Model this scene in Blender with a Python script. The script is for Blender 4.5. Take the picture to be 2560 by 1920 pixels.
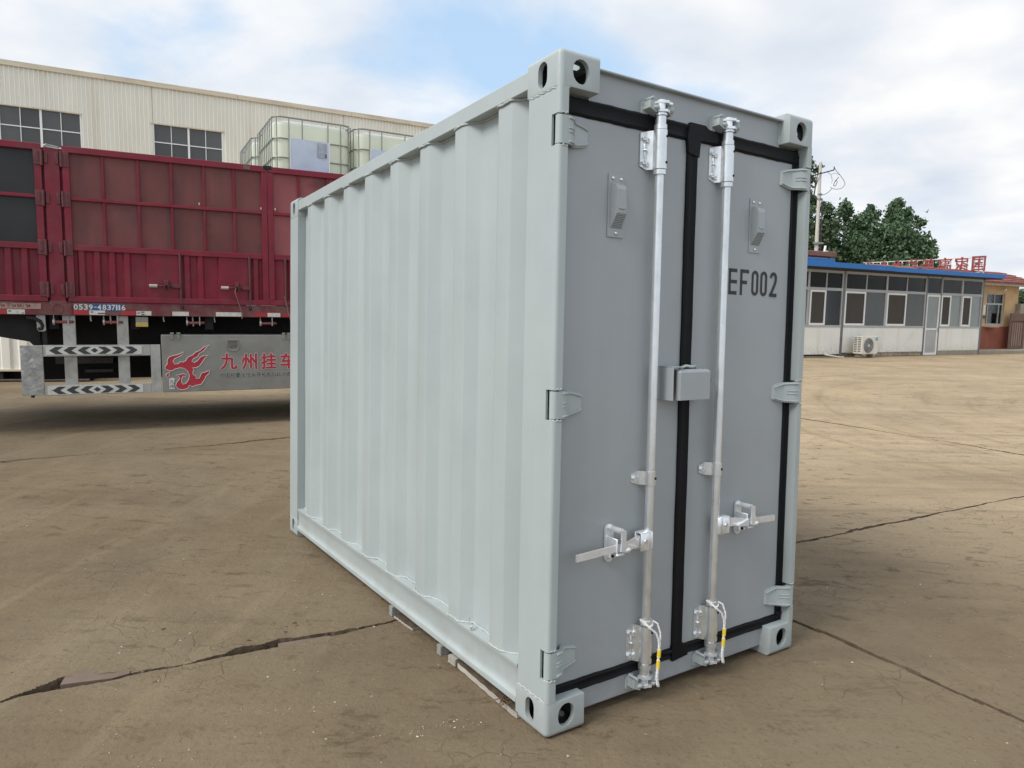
import bpy, bmesh, math, random
import numpy as np
from mathutils import Vector, Matrix
from mathutils.geometry import tessellate_polygon

random.seed(7)
rng = np.random.default_rng(11)
S = bpy.context.scene
COL = S.collection
for o in list(bpy.data.objects):
    bpy.data.objects.remove(o)
PI = math.pi

# ------------------------------------------------------------------ camera
cam_d = bpy.data.cameras.new('camera')
cam = bpy.data.objects.new('camera', cam_d)
COL.objects.link(cam)
_r, _u, _f = Vector((0.99985888, 0.00172726, 0.01671018)), Vector((-0.01679921, 0.10280347, 0.99455982)), Vector((0.0, 0.99470019, -0.10281798))
cam.matrix_world = Matrix(((_r.x, _u.x, -_f.x, 0.0), (_r.y, _u.y, -_f.y, 0.0), (_r.z, _u.z, -_f.z, 1.3), (0, 0, 0, 1)))
cam_d.sensor_width = 36.0
cam_d.lens = 36.0 * 1731.0 / 2560.0
cam_d.clip_start = 0.05
cam_d.clip_end = 2000
S.camera = cam

# ------------------------------------------------------------------ view
S.view_settings.view_transform = 'Standard'
S.view_settings.look = 'None'
S.view_settings.gamma = 1
S.view_settings.use_curve_mapping = False
S.view_settings.exposure = 1.0

# ------------------------------------------------------------------ sky
SUN_EL, SUN_AZ = math.radians(47), math.radians(235)      # azimuth clockwise from +y
w = bpy.data.worlds.new('World')
S.world = w
w.use_nodes = True
nt = w.node_tree
for n in list(nt.nodes):
    nt.nodes.remove(n)


def N(tree, kind, **kw):
    n = tree.nodes.new(kind)
    for k, v in kw.items():
        if k.startswith('i_'):
            n.inputs[int(k[2:]) if k[2:].isdigit() else k[2:].replace('_', ' ')].default_value = v
        else:
            setattr(n, k, v)
    return n


def math_node(tree, op, a, b=None, clamp=False):
    n = tree.nodes.new('ShaderNodeMath')
    n.operation = op
    n.use_clamp = clamp
    for i, x in enumerate((a, b)):
        if x is None:
            continue
        if isinstance(x, (int, float)):
            n.inputs[i].default_value = x
        else:
            tree.links.new(x, n.inputs[i])
    return n.outputs[0]


def ramp(tree, fac, stops, interp='LINEAR'):
    n = tree.nodes.new('ShaderNodeValToRGB')
    n.color_ramp.interpolation = interp
    el = n.color_ramp.elements
    while len(el) < len(stops):
        el.new(0.5)
    for e, (p, c) in zip(el, stops):
        e.position = p
        e.color = (c[0], c[1], c[2], 1) if len(c) == 3 else c
    tree.links.new(fac, n.inputs[0])
    return n.outputs[0]


def mixc(tree, fac, a, b, blend='MIX'):
    n = tree.nodes.new('ShaderNodeMix')
    n.data_type = 'RGBA'
    n.blend_type = blend
    for sock, x in ((n.inputs[0], fac), (n.inputs[6], a), (n.inputs[7], b)):
        if isinstance(x, (int, float)):
            sock.default_value = x
        elif isinstance(x, (tuple, list)):
            sock.default_value = (x[0], x[1], x[2], 1)
        else:
            tree.links.new(x, sock)
    return n.outputs[2]


tc = N(nt, 'ShaderNodeTexCoord')
sky = N(nt, 'ShaderNodeTexSky')
sky.sky_type = 'NISHITA'
sky.sun_disc = False
sky.sun_elevation = SUN_EL
sky.sun_rotation = SUN_AZ
sky.air_density = 1.0
sky.dust_density = 1.6
sky.ozone_density = 1.5
sep = N(nt, 'ShaderNodeSeparateXYZ')
nt.links.new(tc.outputs['Generated'], sep.inputs[0])
zz = math_node(nt, 'ADD', math_node(nt, 'MAXIMUM', sep.outputs[2], 0.0), 0.22)
cx = math_node(nt, 'DIVIDE', sep.outputs[0], zz)
cy = math_node(nt, 'DIVIDE', sep.outputs[1], zz)
cmb = N(nt, 'ShaderNodeCombineXYZ')
nt.links.new(cx, cmb.inputs[0])
nt.links.new(cy, cmb.inputs[1])
cmb.inputs[2].default_value = 3.1
n1 = N(nt, 'ShaderNodeTexNoise', i_Scale=1.25, i_Detail=9.0, i_Roughness=0.57, i_Distortion=0.3)
nt.links.new(cmb.outputs[0], n1.inputs['Vector'])
n2 = N(nt, 'ShaderNodeTexNoise', i_Scale=2.6, i_Detail=5.0, i_Roughness=0.5, i_Distortion=0.1)
nt.links.new(cmb.outputs[0], n2.inputs['Vector'])
cover = n1.outputs[0]
nrm = N(nt, 'ShaderNodeVectorMath', operation='NORMALIZE')
nt.links.new(tc.outputs['Generated'], nrm.inputs[0])


def lobe(d, width, amount, base):
    dv = N(nt, 'ShaderNodeVectorMath', operation='DISTANCE')
    nt.links.new(nrm.outputs[0], dv.inputs[0])
    dv.inputs[1].default_value = Vector(d).normalized()
    g = math_node(nt, 'SUBTRACT', 1.0, math_node(nt, 'DIVIDE', dv.outputs['Value'], width), clamp=True)
    return math_node(nt, 'ADD', base, math_node(nt, 'MULTIPLY', g, amount))


cover = lobe((0.03, 0.935, 0.352), 0.13, -0.17, cover)
cover = lobe((0.15, 0.94, 0.305), 0.14, -0.17, cover)
cover = lobe((0.28, 0.93, 0.24), 0.12, -0.08, cover)
cover = lobe((-0.376, 0.859, 0.347), 0.14, -0.13, cover)
cover = lobe((-0.12, 0.92, 0.36), 0.14, -0.10, cover)
cover = lobe((0.42, 0.85, 0.30), 0.22, 0.14, cover)
cover = lobe((0.53, 0.82, 0.215), 0.2, 0.10, cover)
cover = lobe((-0.54, 0.79, 0.30), 0.3, 0.15, cover)
cover = lobe((-0.25, 0.91, 0.26), 0.22, 0.10, cover)
cfac = ramp(nt, cover, [(0.28, (0, 0, 0)), (0.38, (0.35, 0.35, 0.35)), (0.48, (0.88, 0.88, 0.88)), (0.60, (1, 1, 1))])
ccol = ramp(nt, n2.outputs[0], [(0.30, (3.35, 3.66, 4.12)), (0.48, (4.0, 4.18, 4.45)), (0.64, (4.75, 4.75, 4.75))])
skyb = mixc(nt, 1.0, sky.outputs[0], (1.0, 1.08, 1.18), 'MULTIPLY')
skyb = mixc(nt, 0.78, skyb, (2.65, 3.6, 4.6))
skymix = mixc(nt, cfac, skyb, ccol)
bg = N(nt, 'ShaderNodeBackground', i_Strength=0.105)
nt.links.new(skymix, bg.inputs[0])
wo = N(nt, 'ShaderNodeOutputWorld')
nt.links.new(bg.outputs[0], wo.inputs[0])

# ------------------------------------------------------------------ sun (behind thin cloud: soft)
sd = bpy.data.lights.new('sun', 'SUN')
sd.energy = 1.5
sd.angle = math.radians(26)
sd.color = (1.0, 0.97, 0.92)
sun = bpy.data.objects.new('sun', sd)
COL.objects.link(sun)
_sv = Vector((math.sin(SUN_AZ) * math.cos(SUN_EL), math.cos(SUN_AZ) * math.cos(SUN_EL), math.sin(SUN_EL)))
sun.rotation_euler = _sv.to_track_quat('Z', 'Y').to_euler()
sun.location = (-8, -6, 14)

# ================================================================== materials
def mat(name, col, rough=0.5, metal=0.0, var=0.06, scale=5.0, bump=0.0, bscale=60.0, col2=None, c2scale=3.0, c2lo=0.5, c2hi=0.62,
        stretch=(1, 1, 1), spec=0.5, rvar=0.0, coat=0.0, orand=0.0, streak=None, low_dirt=None):
    m = bpy.data.materials.new(name)
    m.use_nodes = True
    t = m.node_tree
    b = t.nodes['Principled BSDF']
    co = N(t, 'ShaderNodeTexCoord').outputs['Object']
    mp = N(t, 'ShaderNodeMapping')
    mp.inputs['Scale'].default_value = stretch
    t.links.new(co, mp.inputs[0])
    v = mp.outputs[0]
    nz = N(t, 'ShaderNodeTexNoise', i_Scale=scale, i_Detail=6.0, i_Roughness=0.6)
    t.links.new(v, nz.inputs['Vector'])
    lo = tuple(max(c * (1 - var), 0) for c in col)
    hi = tuple(min(c * (1 + var), 1) for c in col)
    c = ramp(t, nz.outputs[0], [(0.3, lo), (0.7, hi)])
    if col2 is not None:
        nz2 = N(t, 'ShaderNodeTexNoise', i_Scale=c2scale, i_Detail=8.0, i_Roughness=0.65, i_Distortion=0.3)
        t.links.new(v, nz2.inputs['Vector'])
        f = ramp(t, nz2.outputs[0], [(c2lo, (0, 0, 0)), (c2hi, (1, 1, 1))])
        c = mixc(t, f, c, col2)
    if streak is not None:
        ms = N(t, 'ShaderNodeMapping')
        ms.inputs['Scale'].default_value = (1, 1, 0.06)
        t.links.new(co, ms.inputs[0])
        nz3 = N(t, 'ShaderNodeTexNoise', i_Scale=streak[1], i_Detail=7.0, i_Roughness=0.7)
        t.links.new(ms.outputs[0], nz3.inputs['Vector'])
        c = mixc(t, math_node(t, 'MULTIPLY', ramp(t, nz3.outputs[0], [(0.52, (0, 0, 0)), (0.68, (1, 1, 1))]), streak[2]), c, streak[0])
    if low_dirt is not None:
        sz = N(t, 'ShaderNodeSeparateXYZ')
        t.links.new(co, sz.inputs[0])
        mrz = N(t, 'ShaderNodeMapRange')
        t.links.new(sz.outputs[2], mrz.inputs[0])
        mrz.inputs[1].default_value = low_dirt[1]
        mrz.inputs[2].default_value = 0.0
        nz4 = N(t, 'ShaderNodeTexNoise', i_Scale=9.0, i_Detail=9.0, i_Roughness=0.75)
        t.links.new(co, nz4.inputs['Vector'])
        k4 = math_node(t, 'MULTIPLY', mrz.outputs[0], ramp(t, nz4.outputs[0], [(0.42, (0, 0, 0)), (0.70, (1, 1, 1))]))
        c = mixc(t, math_node(t, 'MULTIPLY', k4, low_dirt[2]), c, low_dirt[0])
    if orand:
        oi = N(t, 'ShaderNodeObjectInfo')
        k5 = math_node(t, 'ADD', math_node(t, 'MULTIPLY', oi.outputs['Random'], 2 * orand), 1 - orand)
        sc5 = N(t, 'ShaderNodeVectorMath', operation='SCALE')
        t.links.new(c, sc5.inputs[0])
        t.links.new(k5, sc5.inputs['Scale'])
        c = sc5.outputs[0]
    t.links.new(c, b.inputs['Base Color'])
    b.inputs['Roughness'].default_value = rough
    if rvar:
        rr = N(t, 'ShaderNodeMapRange')
        t.links.new(nz.outputs[0], rr.inputs[0])
        rr.inputs[3].default_value = rough - rvar
        rr.inputs[4].default_value = rough + rvar
        t.links.new(rr.outputs[0], b.inputs['Roughness'])
    b.inputs['Metallic'].default_value = metal
    b.inputs['Specular IOR Level'].default_value = spec
    b.inputs['Coat Weight'].default_value = coat
    if bump:
        bz = N(t, 'ShaderNodeTexNoise', i_Scale=bscale, i_Detail=4.0, i_Roughness=0.6)
        t.links.new(v, bz.inputs['Vector'])
        bp_ = N(t, 'ShaderNodeBump', i_Strength=bump, i_Distance=0.01)
        t.links.new(bz.outputs[0], bp_.inputs['Height'])
        t.links.new(bp_.outputs[0], b.inputs['Normal'])
    return m


PAINT = (0.382, 0.428, 0.426)
M = {}
M['paint'] = mat('grey_container_paint', PAINT, 0.40, var=0.045, scale=2.6, bump=0.06, bscale=9, spec=0.45, rvar=0.08, streak=((0.42, 0.46, 0.452), 9.0, 0.35), low_dirt=((0.27, 0.25, 0.21), 0.26, 0.5))
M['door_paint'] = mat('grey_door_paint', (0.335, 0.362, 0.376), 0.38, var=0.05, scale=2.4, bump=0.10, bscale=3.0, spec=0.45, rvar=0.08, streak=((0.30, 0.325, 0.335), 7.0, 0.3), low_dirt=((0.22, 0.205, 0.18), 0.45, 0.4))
M['weld'] = mat('painted_weld', (0.43, 0.465, 0.45), 0.35, var=0.1, scale=60, bump=0.5, bscale=120)
M['rubber'] = mat('black_rubber', (0.0045, 0.005, 0.0065), 0.62, var=0.3, scale=14, bump=0.15, bscale=90, spec=0.22)
M['galv'] = mat('galvanised_steel', (0.72, 0.75, 0.76), 0.30, metal=0.8, var=0.10, scale=38, bump=0.02, bscale=120, stretch=(1, 1, 0.5), rvar=0.08)
M['zinc'] = mat('zinc_plated_steel', (0.82, 0.85, 0.88), 0.30, metal=0.6, var=0.08, scale=40, bump=0.02, bscale=90, rvar=0.06)
M['cast_grey'] = mat('painted_cast_steel', (0.36, 0.40, 0.40), 0.5, var=0.12, scale=30, bump=0.3, bscale=70)
M['black_print'] = mat('black_stencil_paint', (0.012, 0.014, 0.016), 0.5, var=0.15, scale=20)
M['dark_hole'] = mat('dark_void', (0.006, 0.006, 0.007), 0.9, var=0.1)
M['cavity_shade'] = mat('casting_cavity_shade', (0.035, 0.033, 0.032), 0.7, var=0.3, scale=30)  # shade inside the corner castings, painted onto their cavity faces
M['rope'] = mat('white_rope', (0.78, 0.78, 0.76), 0.8, var=0.1, scale=200, bump=0.3, bscale=400)
M['yellow'] = mat('yellow_tape', (0.80, 0.58, 0.03), 0.5, var=0.08)
M['wood_pale'] = mat('pale_weathered_wood', (0.40, 0.37, 0.32), 0.85, var=0.2, scale=14, bump=0.5, bscale=60, stretch=(1, 0.15, 1))
M['block'] = mat('grey_wood_block', (0.27, 0.27, 0.25), 0.85, var=0.2, scale=20, bump=0.4, bscale=60)
RED = (0.182, 0.013, 0.028)
M['red'] = mat('dusty_red_truck_paint', RED, 0.52, var=0.2, scale=3.5, bump=0.05, bscale=20, col2=(0.16, 0.045, 0.046), c2scale=2.2, c2lo=0.48, c2hi=0.80, spec=0.35, orand=0.08, streak=((0.10, 0.030, 0.028), 7.0, 0.55))
M['red_sheet'] = mat('faded_red_sheet', (0.172, 0.058, 0.055), 0.6, orand=0.14, streak=((0.085, 0.045, 0.040), 5.0, 0.5), var=0.18, scale=1.6, bump=0.06, bscale=8, col2=(0.090, 0.050, 0.044), c2scale=1.5, c2lo=0.50, c2hi=0.75, spec=0.3)
M['red_sheet2'] = mat('pinkish_red_sheet', (0.28, 0.085, 0.090), 0.6, var=0.14, scale=1.6, bump=0.06, bscale=8, col2=(0.11, 0.04, 0.04), c2scale=2.0, c2lo=0.56, c2hi=0.72, spec=0.3)
M['dusty_beam'] = mat('dusty_red_beam', (0.15, 0.034, 0.042), 0.65, var=0.2, scale=5, col2=(0.165, 0.10, 0.09), c2scale=3.5, c2lo=0.40, c2hi=0.62, spec=0.3)
M['hinge_red'] = mat('brownish_red_hinge', (0.115, 0.030, 0.034), 0.6, var=0.2, scale=18)
M['roller_red'] = mat('faded_pinkish_red', (0.26, 0.075, 0.075), 0.6, var=0.15, scale=10)
M['grip'] = mat('worn_pale_grip', (0.42, 0.38, 0.34), 0.6, var=0.15, scale=20)
M['rope_brown'] = mat('dirty_rope', (0.20, 0.14, 0.115), 0.9, var=0.2, scale=60)
M['tarp_black'] = mat('black_mesh_tarpaulin', (0.017, 0.017, 0.019), 0.55, var=0.35, scale=1.6, bump=0.1, bscale=6)
M['alu'] = mat('dull_aluminium', (0.40, 0.40, 0.375), 0.5, metal=0.35, var=0.14, scale=7, col2=(0.26, 0.25, 0.22), c2scale=5, c2lo=0.5, c2hi=0.75, bump=0.1, bscale=30)
M['alu_beaten'] = mat('dented_aluminium', (0.34, 0.34, 0.33), 0.42, metal=0.45, var=0.3, scale=8, bump=0.9, bscale=16, col2=(0.62, 0.62, 0.60), c2scale=9, c2lo=0.56, c2hi=0.68)
M['toolbox'] = mat('dusty_aluminium_box', (0.245, 0.245, 0.225), 0.55, metal=0.2, var=0.13, scale=3.0, col2=(0.19, 0.18, 0.155), c2scale=2.5, c2lo=0.45, c2hi=0.75)
M['white_print'] = mat('white_print', (0.60, 0.58, 0.55), 0.6, var=0.1, scale=30)
M['white_tape'] = mat('grubby_white_tape', (0.56, 0.55, 0.51), 0.55, var=0.12, scale=20, col2=(0.30, 0.27, 0.24), c2scale=14, c2lo=0.58, c2hi=0.72)
M['red_tape'] = mat('red_reflective_tape', (0.36, 0.022, 0.028), 0.4, var=0.12, scale=16)
M['red_print'] = mat('red_logo_print', (0.40, 0.022, 0.040), 0.5, var=0.1, scale=10)
M['blue_patch'] = mat('blue_backing_patch', (0.035, 0.085, 0.21), 0.6, var=0.2, scale=20)
M['grey_patch'] = mat('dusty_grey_patch', (0.13, 0.115, 0.11), 0.7, var=0.25, scale=20)
M['faded_sign'] = mat('faded_worn_lettering_strip', (0.33, 0.22, 0.18), 0.7, var=0.1, scale=16, col2=(0.20, 0.075, 0.07), c2scale=16, c2lo=0.56, c2hi=0.66, stretch=(1, 1, 0.4))
M['chassis'] = mat('dirty_black_chassis', (0.014, 0.012, 0.012), 0.8, var=0.4, scale=5)
M['tyre'] = mat('tyre_rubber', (0.02, 0.02, 0.02), 0.85, var=0.3, scale=8)
M['chev_dark'] = mat('dark_chevron_print', (0.035, 0.042, 0.045), 0.6, var=0.15, scale=20)
M['cream'] = mat('cream_cladding', (0.82, 0.80, 0.715), 0.5, streak=((0.66, 0.60, 0.46), 1.6, 0.5), var=0.04, scale=1.4, col2=(0.76, 0.72, 0.60), c2scale=0.9, c2lo=0.55, c2hi=0.8, stretch=(1, 1, 0.25))
M['cream_flash'] = mat('stained_cream_flashing', (0.60, 0.53, 0.41), 0.6, var=0.12, scale=3, col2=(0.34, 0.26, 0.16), c2scale=2.5, c2lo=0.5, c2hi=0.8, stretch=(0.3, 1, 2))
M['dark_glass'] = mat('dark_dusty_glass', (0.080, 0.084, 0.085), 0.4, orand=0.22, var=0.1, scale=0.8, spec=0.4)  # random tint per pane stands in for differing reflections
M['white_frame'] = mat('white_window_frame', (0.78, 0.78, 0.77), 0.45, var=0.04)
M['grey_frame'] = mat('grey_window_frame', (0.40, 0.41, 0.42), 0.5, var=0.08)
M['dark_frame'] = mat('dark_grey_post', (0.14, 0.15, 0.155), 0.55, var=0.12)
M['white_panel'] = mat('grubby_white_panel', (0.78, 0.78, 0.73), 0.5, streak=((0.60, 0.57, 0.46), 1.8, 0.5), low_dirt=((0.42, 0.36, 0.25), 0.35, 0.8), var=0.05, scale=1.2, col2=(0.60, 0.57, 0.47), c2scale=0.8, c2lo=0.58, c2hi=0.85)
M['blue_roof'] = mat('blue_sheet_roof', (0.004, 0.125, 0.40), 0.45, var=0.1, scale=2)
M['soffit'] = mat('dark_soffit', (0.03, 0.032, 0.036), 0.8, var=0.2)
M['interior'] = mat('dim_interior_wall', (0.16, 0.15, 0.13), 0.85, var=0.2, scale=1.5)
M['screen'] = mat('brown_insect_screen', (0.055, 0.050, 0.043), 0.8, var=0.15, scale=1.5)
M['frosted'] = mat('frosted_film', (0.24, 0.275, 0.275), 0.35, var=0.08, scale=1.5, spec=0.5)
M['door_alu'] = mat('door_lower_panel', (0.40, 0.41, 0.42), 0.4, metal=0.3, var=0.1, scale=2)
M['fridge'] = mat('white_appliance', (0.62, 0.63, 0.62), 0.4, var=0.03)
M['paper'] = mat('white_paper', (0.75, 0.74, 0.70), 0.8, var=0.03)
M['ochre'] = mat('yellow_painted_wall', (0.58, 0.40, 0.215), 0.85, streak=((0.40, 0.25, 0.13), 2.5, 0.5), var=0.1, scale=1.3, col2=(0.37, 0.26, 0.14), c2scale=1.8, c2lo=0.5, c2hi=0.8)
M['dado'] = mat('brick_red_dado_paint', (0.255, 0.075, 0.045), 0.8, var=0.1, scale=2)
M['tile'] = mat('red_roof_tile', (0.25, 0.075, 0.055), 0.75, orand=0.3, var=0.22, scale=5, col2=(0.18, 0.055, 0.042), c2scale=3, c2lo=0.5, c2hi=0.75)
M['concrete'] = mat('weathered_concrete', (0.31, 0.28, 0.22), 0.9, var=0.16, scale=3, bump=0.2, bscale=30, col2=(0.22, 0.19, 0.14), c2scale=2, c2lo=0.5, c2hi=0.8)
M['brick'] = mat('pale_plinth_brick', (0.34, 0.295, 0.225), 0.9, orand=0.25, var=0.25, scale=4, bump=0.3, bscale=30)
M['mortar'] = mat('dark_plinth_mortar', (0.17, 0.145, 0.11), 0.95, var=0.2, scale=6)
M['gate_wood'] = mat('brown_gate', (0.14, 0.085, 0.065), 0.8, var=0.2, scale=5)
M['gate_slat'] = mat('weathered_gate_slat', (0.24, 0.165, 0.13), 0.8, var=0.2, scale=6, stretch=(1, 1, 0.2))
M['ac_white'] = mat('aged_white_casing', (0.66, 0.64, 0.56), 0.5, var=0.06, scale=2)
M['ac_dark'] = mat('dark_grille', (0.085, 0.09, 0.09), 0.6, var=0.15)
M['sticker_blue'] = mat('blue_sticker', (0.02, 0.19, 0.45), 0.5)
M['sign_red'] = mat('red_sign_letter', (0.26, 0.045, 0.045), 0.55, var=0.15, scale=3)
M['sign_frame'] = mat('pale_sign_frame', (0.62, 0.60, 0.56), 0.55, var=0.12, scale=8, col2=(0.36, 0.20, 0.13), c2scale=6, c2lo=0.62, c2hi=0.75)
M['pole'] = mat('concrete_pole', (0.52, 0.49, 0.43), 0.85, var=0.08, scale=4)
M['cable'] = mat('black_cable', (0.03, 0.03, 0.03), 0.6)
M['bark'] = mat('tree_bark', (0.10, 0.085, 0.065), 0.95, var=0.3, scale=6, bump=0.5, bscale=20)
M['steel_cage'] = mat('galvanised_cage_tube', (0.26, 0.27, 0.25), 0.45, metal=0.5, var=0.1, scale=20)
M['plate'] = mat('galvanised_label_plate', (0.46, 0.51, 0.60), 0.35, metal=0.35, var=0.1, scale=4, col2=(0.55, 0.60, 0.68), c2scale=3, c2lo=0.45, c2hi=0.7, bump=0.12, bscale=8)
M['label_grey'] = mat('pale_label_print', (0.34, 0.37, 0.43), 0.6, var=0.1, scale=20)
M['pallet'] = mat('pallet_steel', (0.25, 0.26, 0.26), 0.6, var=0.15)
M['brownbrick'] = mat('brown_parapet', (0.24, 0.105, 0.075), 0.85, var=0.22, scale=5)
M['stone'] = mat('loose_grit', (0.30, 0.27, 0.22), 0.9, var=0.5, scale=9)
M['chip'] = mat('pale_chips', (0.62, 0.58, 0.50), 0.9, var=0.2, scale=30)
M['soil_and_shade'] = mat('joint_soil_and_plank_shade', (0.095, 0.066, 0.042), 0.95, var=0.4, scale=14, bump=0.8, bscale=40, col2=(0.16, 0.12, 0.08), c2scale=6, c2lo=0.5, c2hi=0.7)
M['leaf_litter'] = mat('dry_brown_litter', (0.12, 0.075, 0.04), 0.9, var=0.4, scale=20)
M['pink_concrete'] = mat('pinkish_broken_concrete', (0.165, 0.118, 0.090), 0.9, var=0.12, scale=8, bump=0.2, bscale=50)
M['van'] = mat('white_vehicle_paint', (0.70, 0.70, 0.69), 0.3, var=0.03)
M['amber'] = mat('amber_reflector', (0.45, 0.33, 0.10), 0.4, var=0.1)
M['bird'] = mat('dark_plumage', (0.06, 0.06, 0.065), 0.8)


def plastic_mat(name, col, trans):
    m = bpy.data.materials.new(name)
    m.use_nodes = True
    t = m.node_tree
    b = t.nodes['Principled BSDF']
    b.inputs['Base Color'].default_value = (*col, 1)
    b.inputs['Roughness'].default_value = 0.4
    tr = N(t, 'ShaderNodeBsdfTranslucent')
    tr.inputs[0].default_value = (*col, 1)
    mx = N(t, 'ShaderNodeMixShader')
    mx.inputs[0].default_value = trans
    t.links.new(b.outputs[0], mx.inputs[1])
    t.links.new(tr.outputs[0], mx.inputs[2])
    t.links.new(mx.outputs[0], t.nodes['Material Output'].inputs[0])
    return m


M['hdpe'] = plastic_mat('milky_plastic', (0.90, 0.93, 0.88), 0.45)
M['hdpe_full'] = plastic_mat('milky_plastic_full_of_liquid', (0.88, 0.91, 0.77), 0.4)


def glass_mat(name, tint, refl_rough=0.05, opacity=0.15, haze=(0.3, 0.33, 0.34), ior=1.5):
    m = bpy.data.materials.new(name)
    m.use_nodes = True
    t = m.node_tree
    for n in list(t.nodes):
        t.nodes.remove(n)
    tr = N(t, 'ShaderNodeBsdfTransparent')
    tr.inputs[0].default_value = (*tint, 1)
    df = N(t, 'ShaderNodeBsdfDiffuse')
    df.inputs[0].default_value = (*haze, 1)
    gl = N(t, 'ShaderNodeBsdfGlossy')
    gl.inputs['Roughness'].default_value = refl_rough
    gl.inputs[0].default_value = (0.9, 0.92, 0.94, 1)
    fr = N(t, 'ShaderNodeFresnel', i_IOR=ior)
    m1 = N(t, 'ShaderNodeMixShader')
    m1.inputs[0].default_value = opacity
    t.links.new(tr.outputs[0], m1.inputs[1])
    t.links.new(df.outputs[0], m1.inputs[2])
    m2 = N(t, 'ShaderNodeMixShader')
    t.links.new(fr.outputs[0], m2.inputs[0])
    t.links.new(m1.outputs[0], m2.inputs[1])
    t.links.new(gl.outputs[0], m2.inputs[2])
    o = N(t, 'ShaderNodeOutputMaterial')
    t.links.new(m2.outputs[0], o.inputs[0])
    return m


M['glass'] = glass_mat('dusty_clear_glass', (0.62, 0.62, 0.60), opacity=0.03, haze=(0.16, 0.15, 0.14), ior=1.14)
M['glass_clear'] = glass_mat('clear_glass', (0.86, 0.87, 0.86), opacity=0.04, haze=(0.25, 0.25, 0.24), ior=1.3)
M['glass_hazy'] = glass_mat('lit_room_haze_glass', (0.75, 0.77, 0.75), opacity=0.34, haze=(0.27, 0.29, 0.275), ior=1.38)  # grey-green haze colour stands in for the lit room behind the panes


def leaf_mat(name, cols):
    m = bpy.data.materials.new(name)
    m.use_nodes = True
    t = m.node_tree
    b = t.nodes['Principled BSDF']
    g = N(t, 'ShaderNodeNewGeometry')
    c = ramp(t, g.outputs['Random Per Island'], [(i / (len(cols) - 1), c) for i, c in enumerate(cols)])
    t.links.new(c, b.inputs['Base Color'])
    b.inputs['Roughness'].default_value = 0.55
    b.inputs['Specular IOR Level'].default_value = 0.3
    tr = N(t, 'ShaderNodeBsdfTranslucent')
    t.links.new(c, tr.inputs[0])
    mx = N(t, 'ShaderNodeMixShader')
    mx.inputs[0].default_value = 0.22
    t.links.new(b.outputs[0], mx.inputs[1])
    t.links.new(tr.outputs[0], mx.inputs[2])
    t.links.new(mx.outputs[0], t.nodes['Material Output'].inputs[0])
    return m


M['leaf'] = leaf_mat('poplar_leaves', [(0.050, 0.098, 0.048), (0.080, 0.140, 0.070), (0.115, 0.185, 0.095), (0.17, 0.24, 0.14)])
M['leaf2'] = leaf_mat('tall_poplar_leaves', [(0.058, 0.098, 0.050), (0.088, 0.135, 0.068), (0.12, 0.175, 0.09), (0.17, 0.22, 0.125)])


def vent_mat():
    m = bpy.data.materials.new('perforated_vent_sheet')
    m.use_nodes = True
    t = m.node_tree
    b = t.nodes['Principled BSDF']
    co = N(t, 'ShaderNodeTexCoord').outputs['Object']
    mp = N(t, 'ShaderNodeMapping')
    mp.inputs['Scale'].default_value = (190, 190, 190)
    t.links.new(co, mp.inputs[0])
    sx = N(t, 'ShaderNodeSeparateXYZ')
    t.links.new(mp.outputs[0], sx.inputs[0])
    a = math_node(t, 'ABSOLUTE', math_node(t, 'SUBTRACT', math_node(t, 'FRACT', sx.outputs[0]), 0.5))
    c = math_node(t, 'ABSOLUTE', math_node(t, 'SUBTRACT', math_node(t, 'FRACT', sx.outputs[2]), 0.5))
    k = math_node(t, 'LESS_THAN', math_node(t, 'MAXIMUM', a, c), 0.29)
    t.links.new(mixc(t, k, (0.36, 0.40, 0.42), (0.012, 0.010, 0.010)), b.inputs['Base Color'])
    b.inputs['Roughness'].default_value = 0.6
    return m


M['vent_mesh'] = vent_mat()


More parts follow.
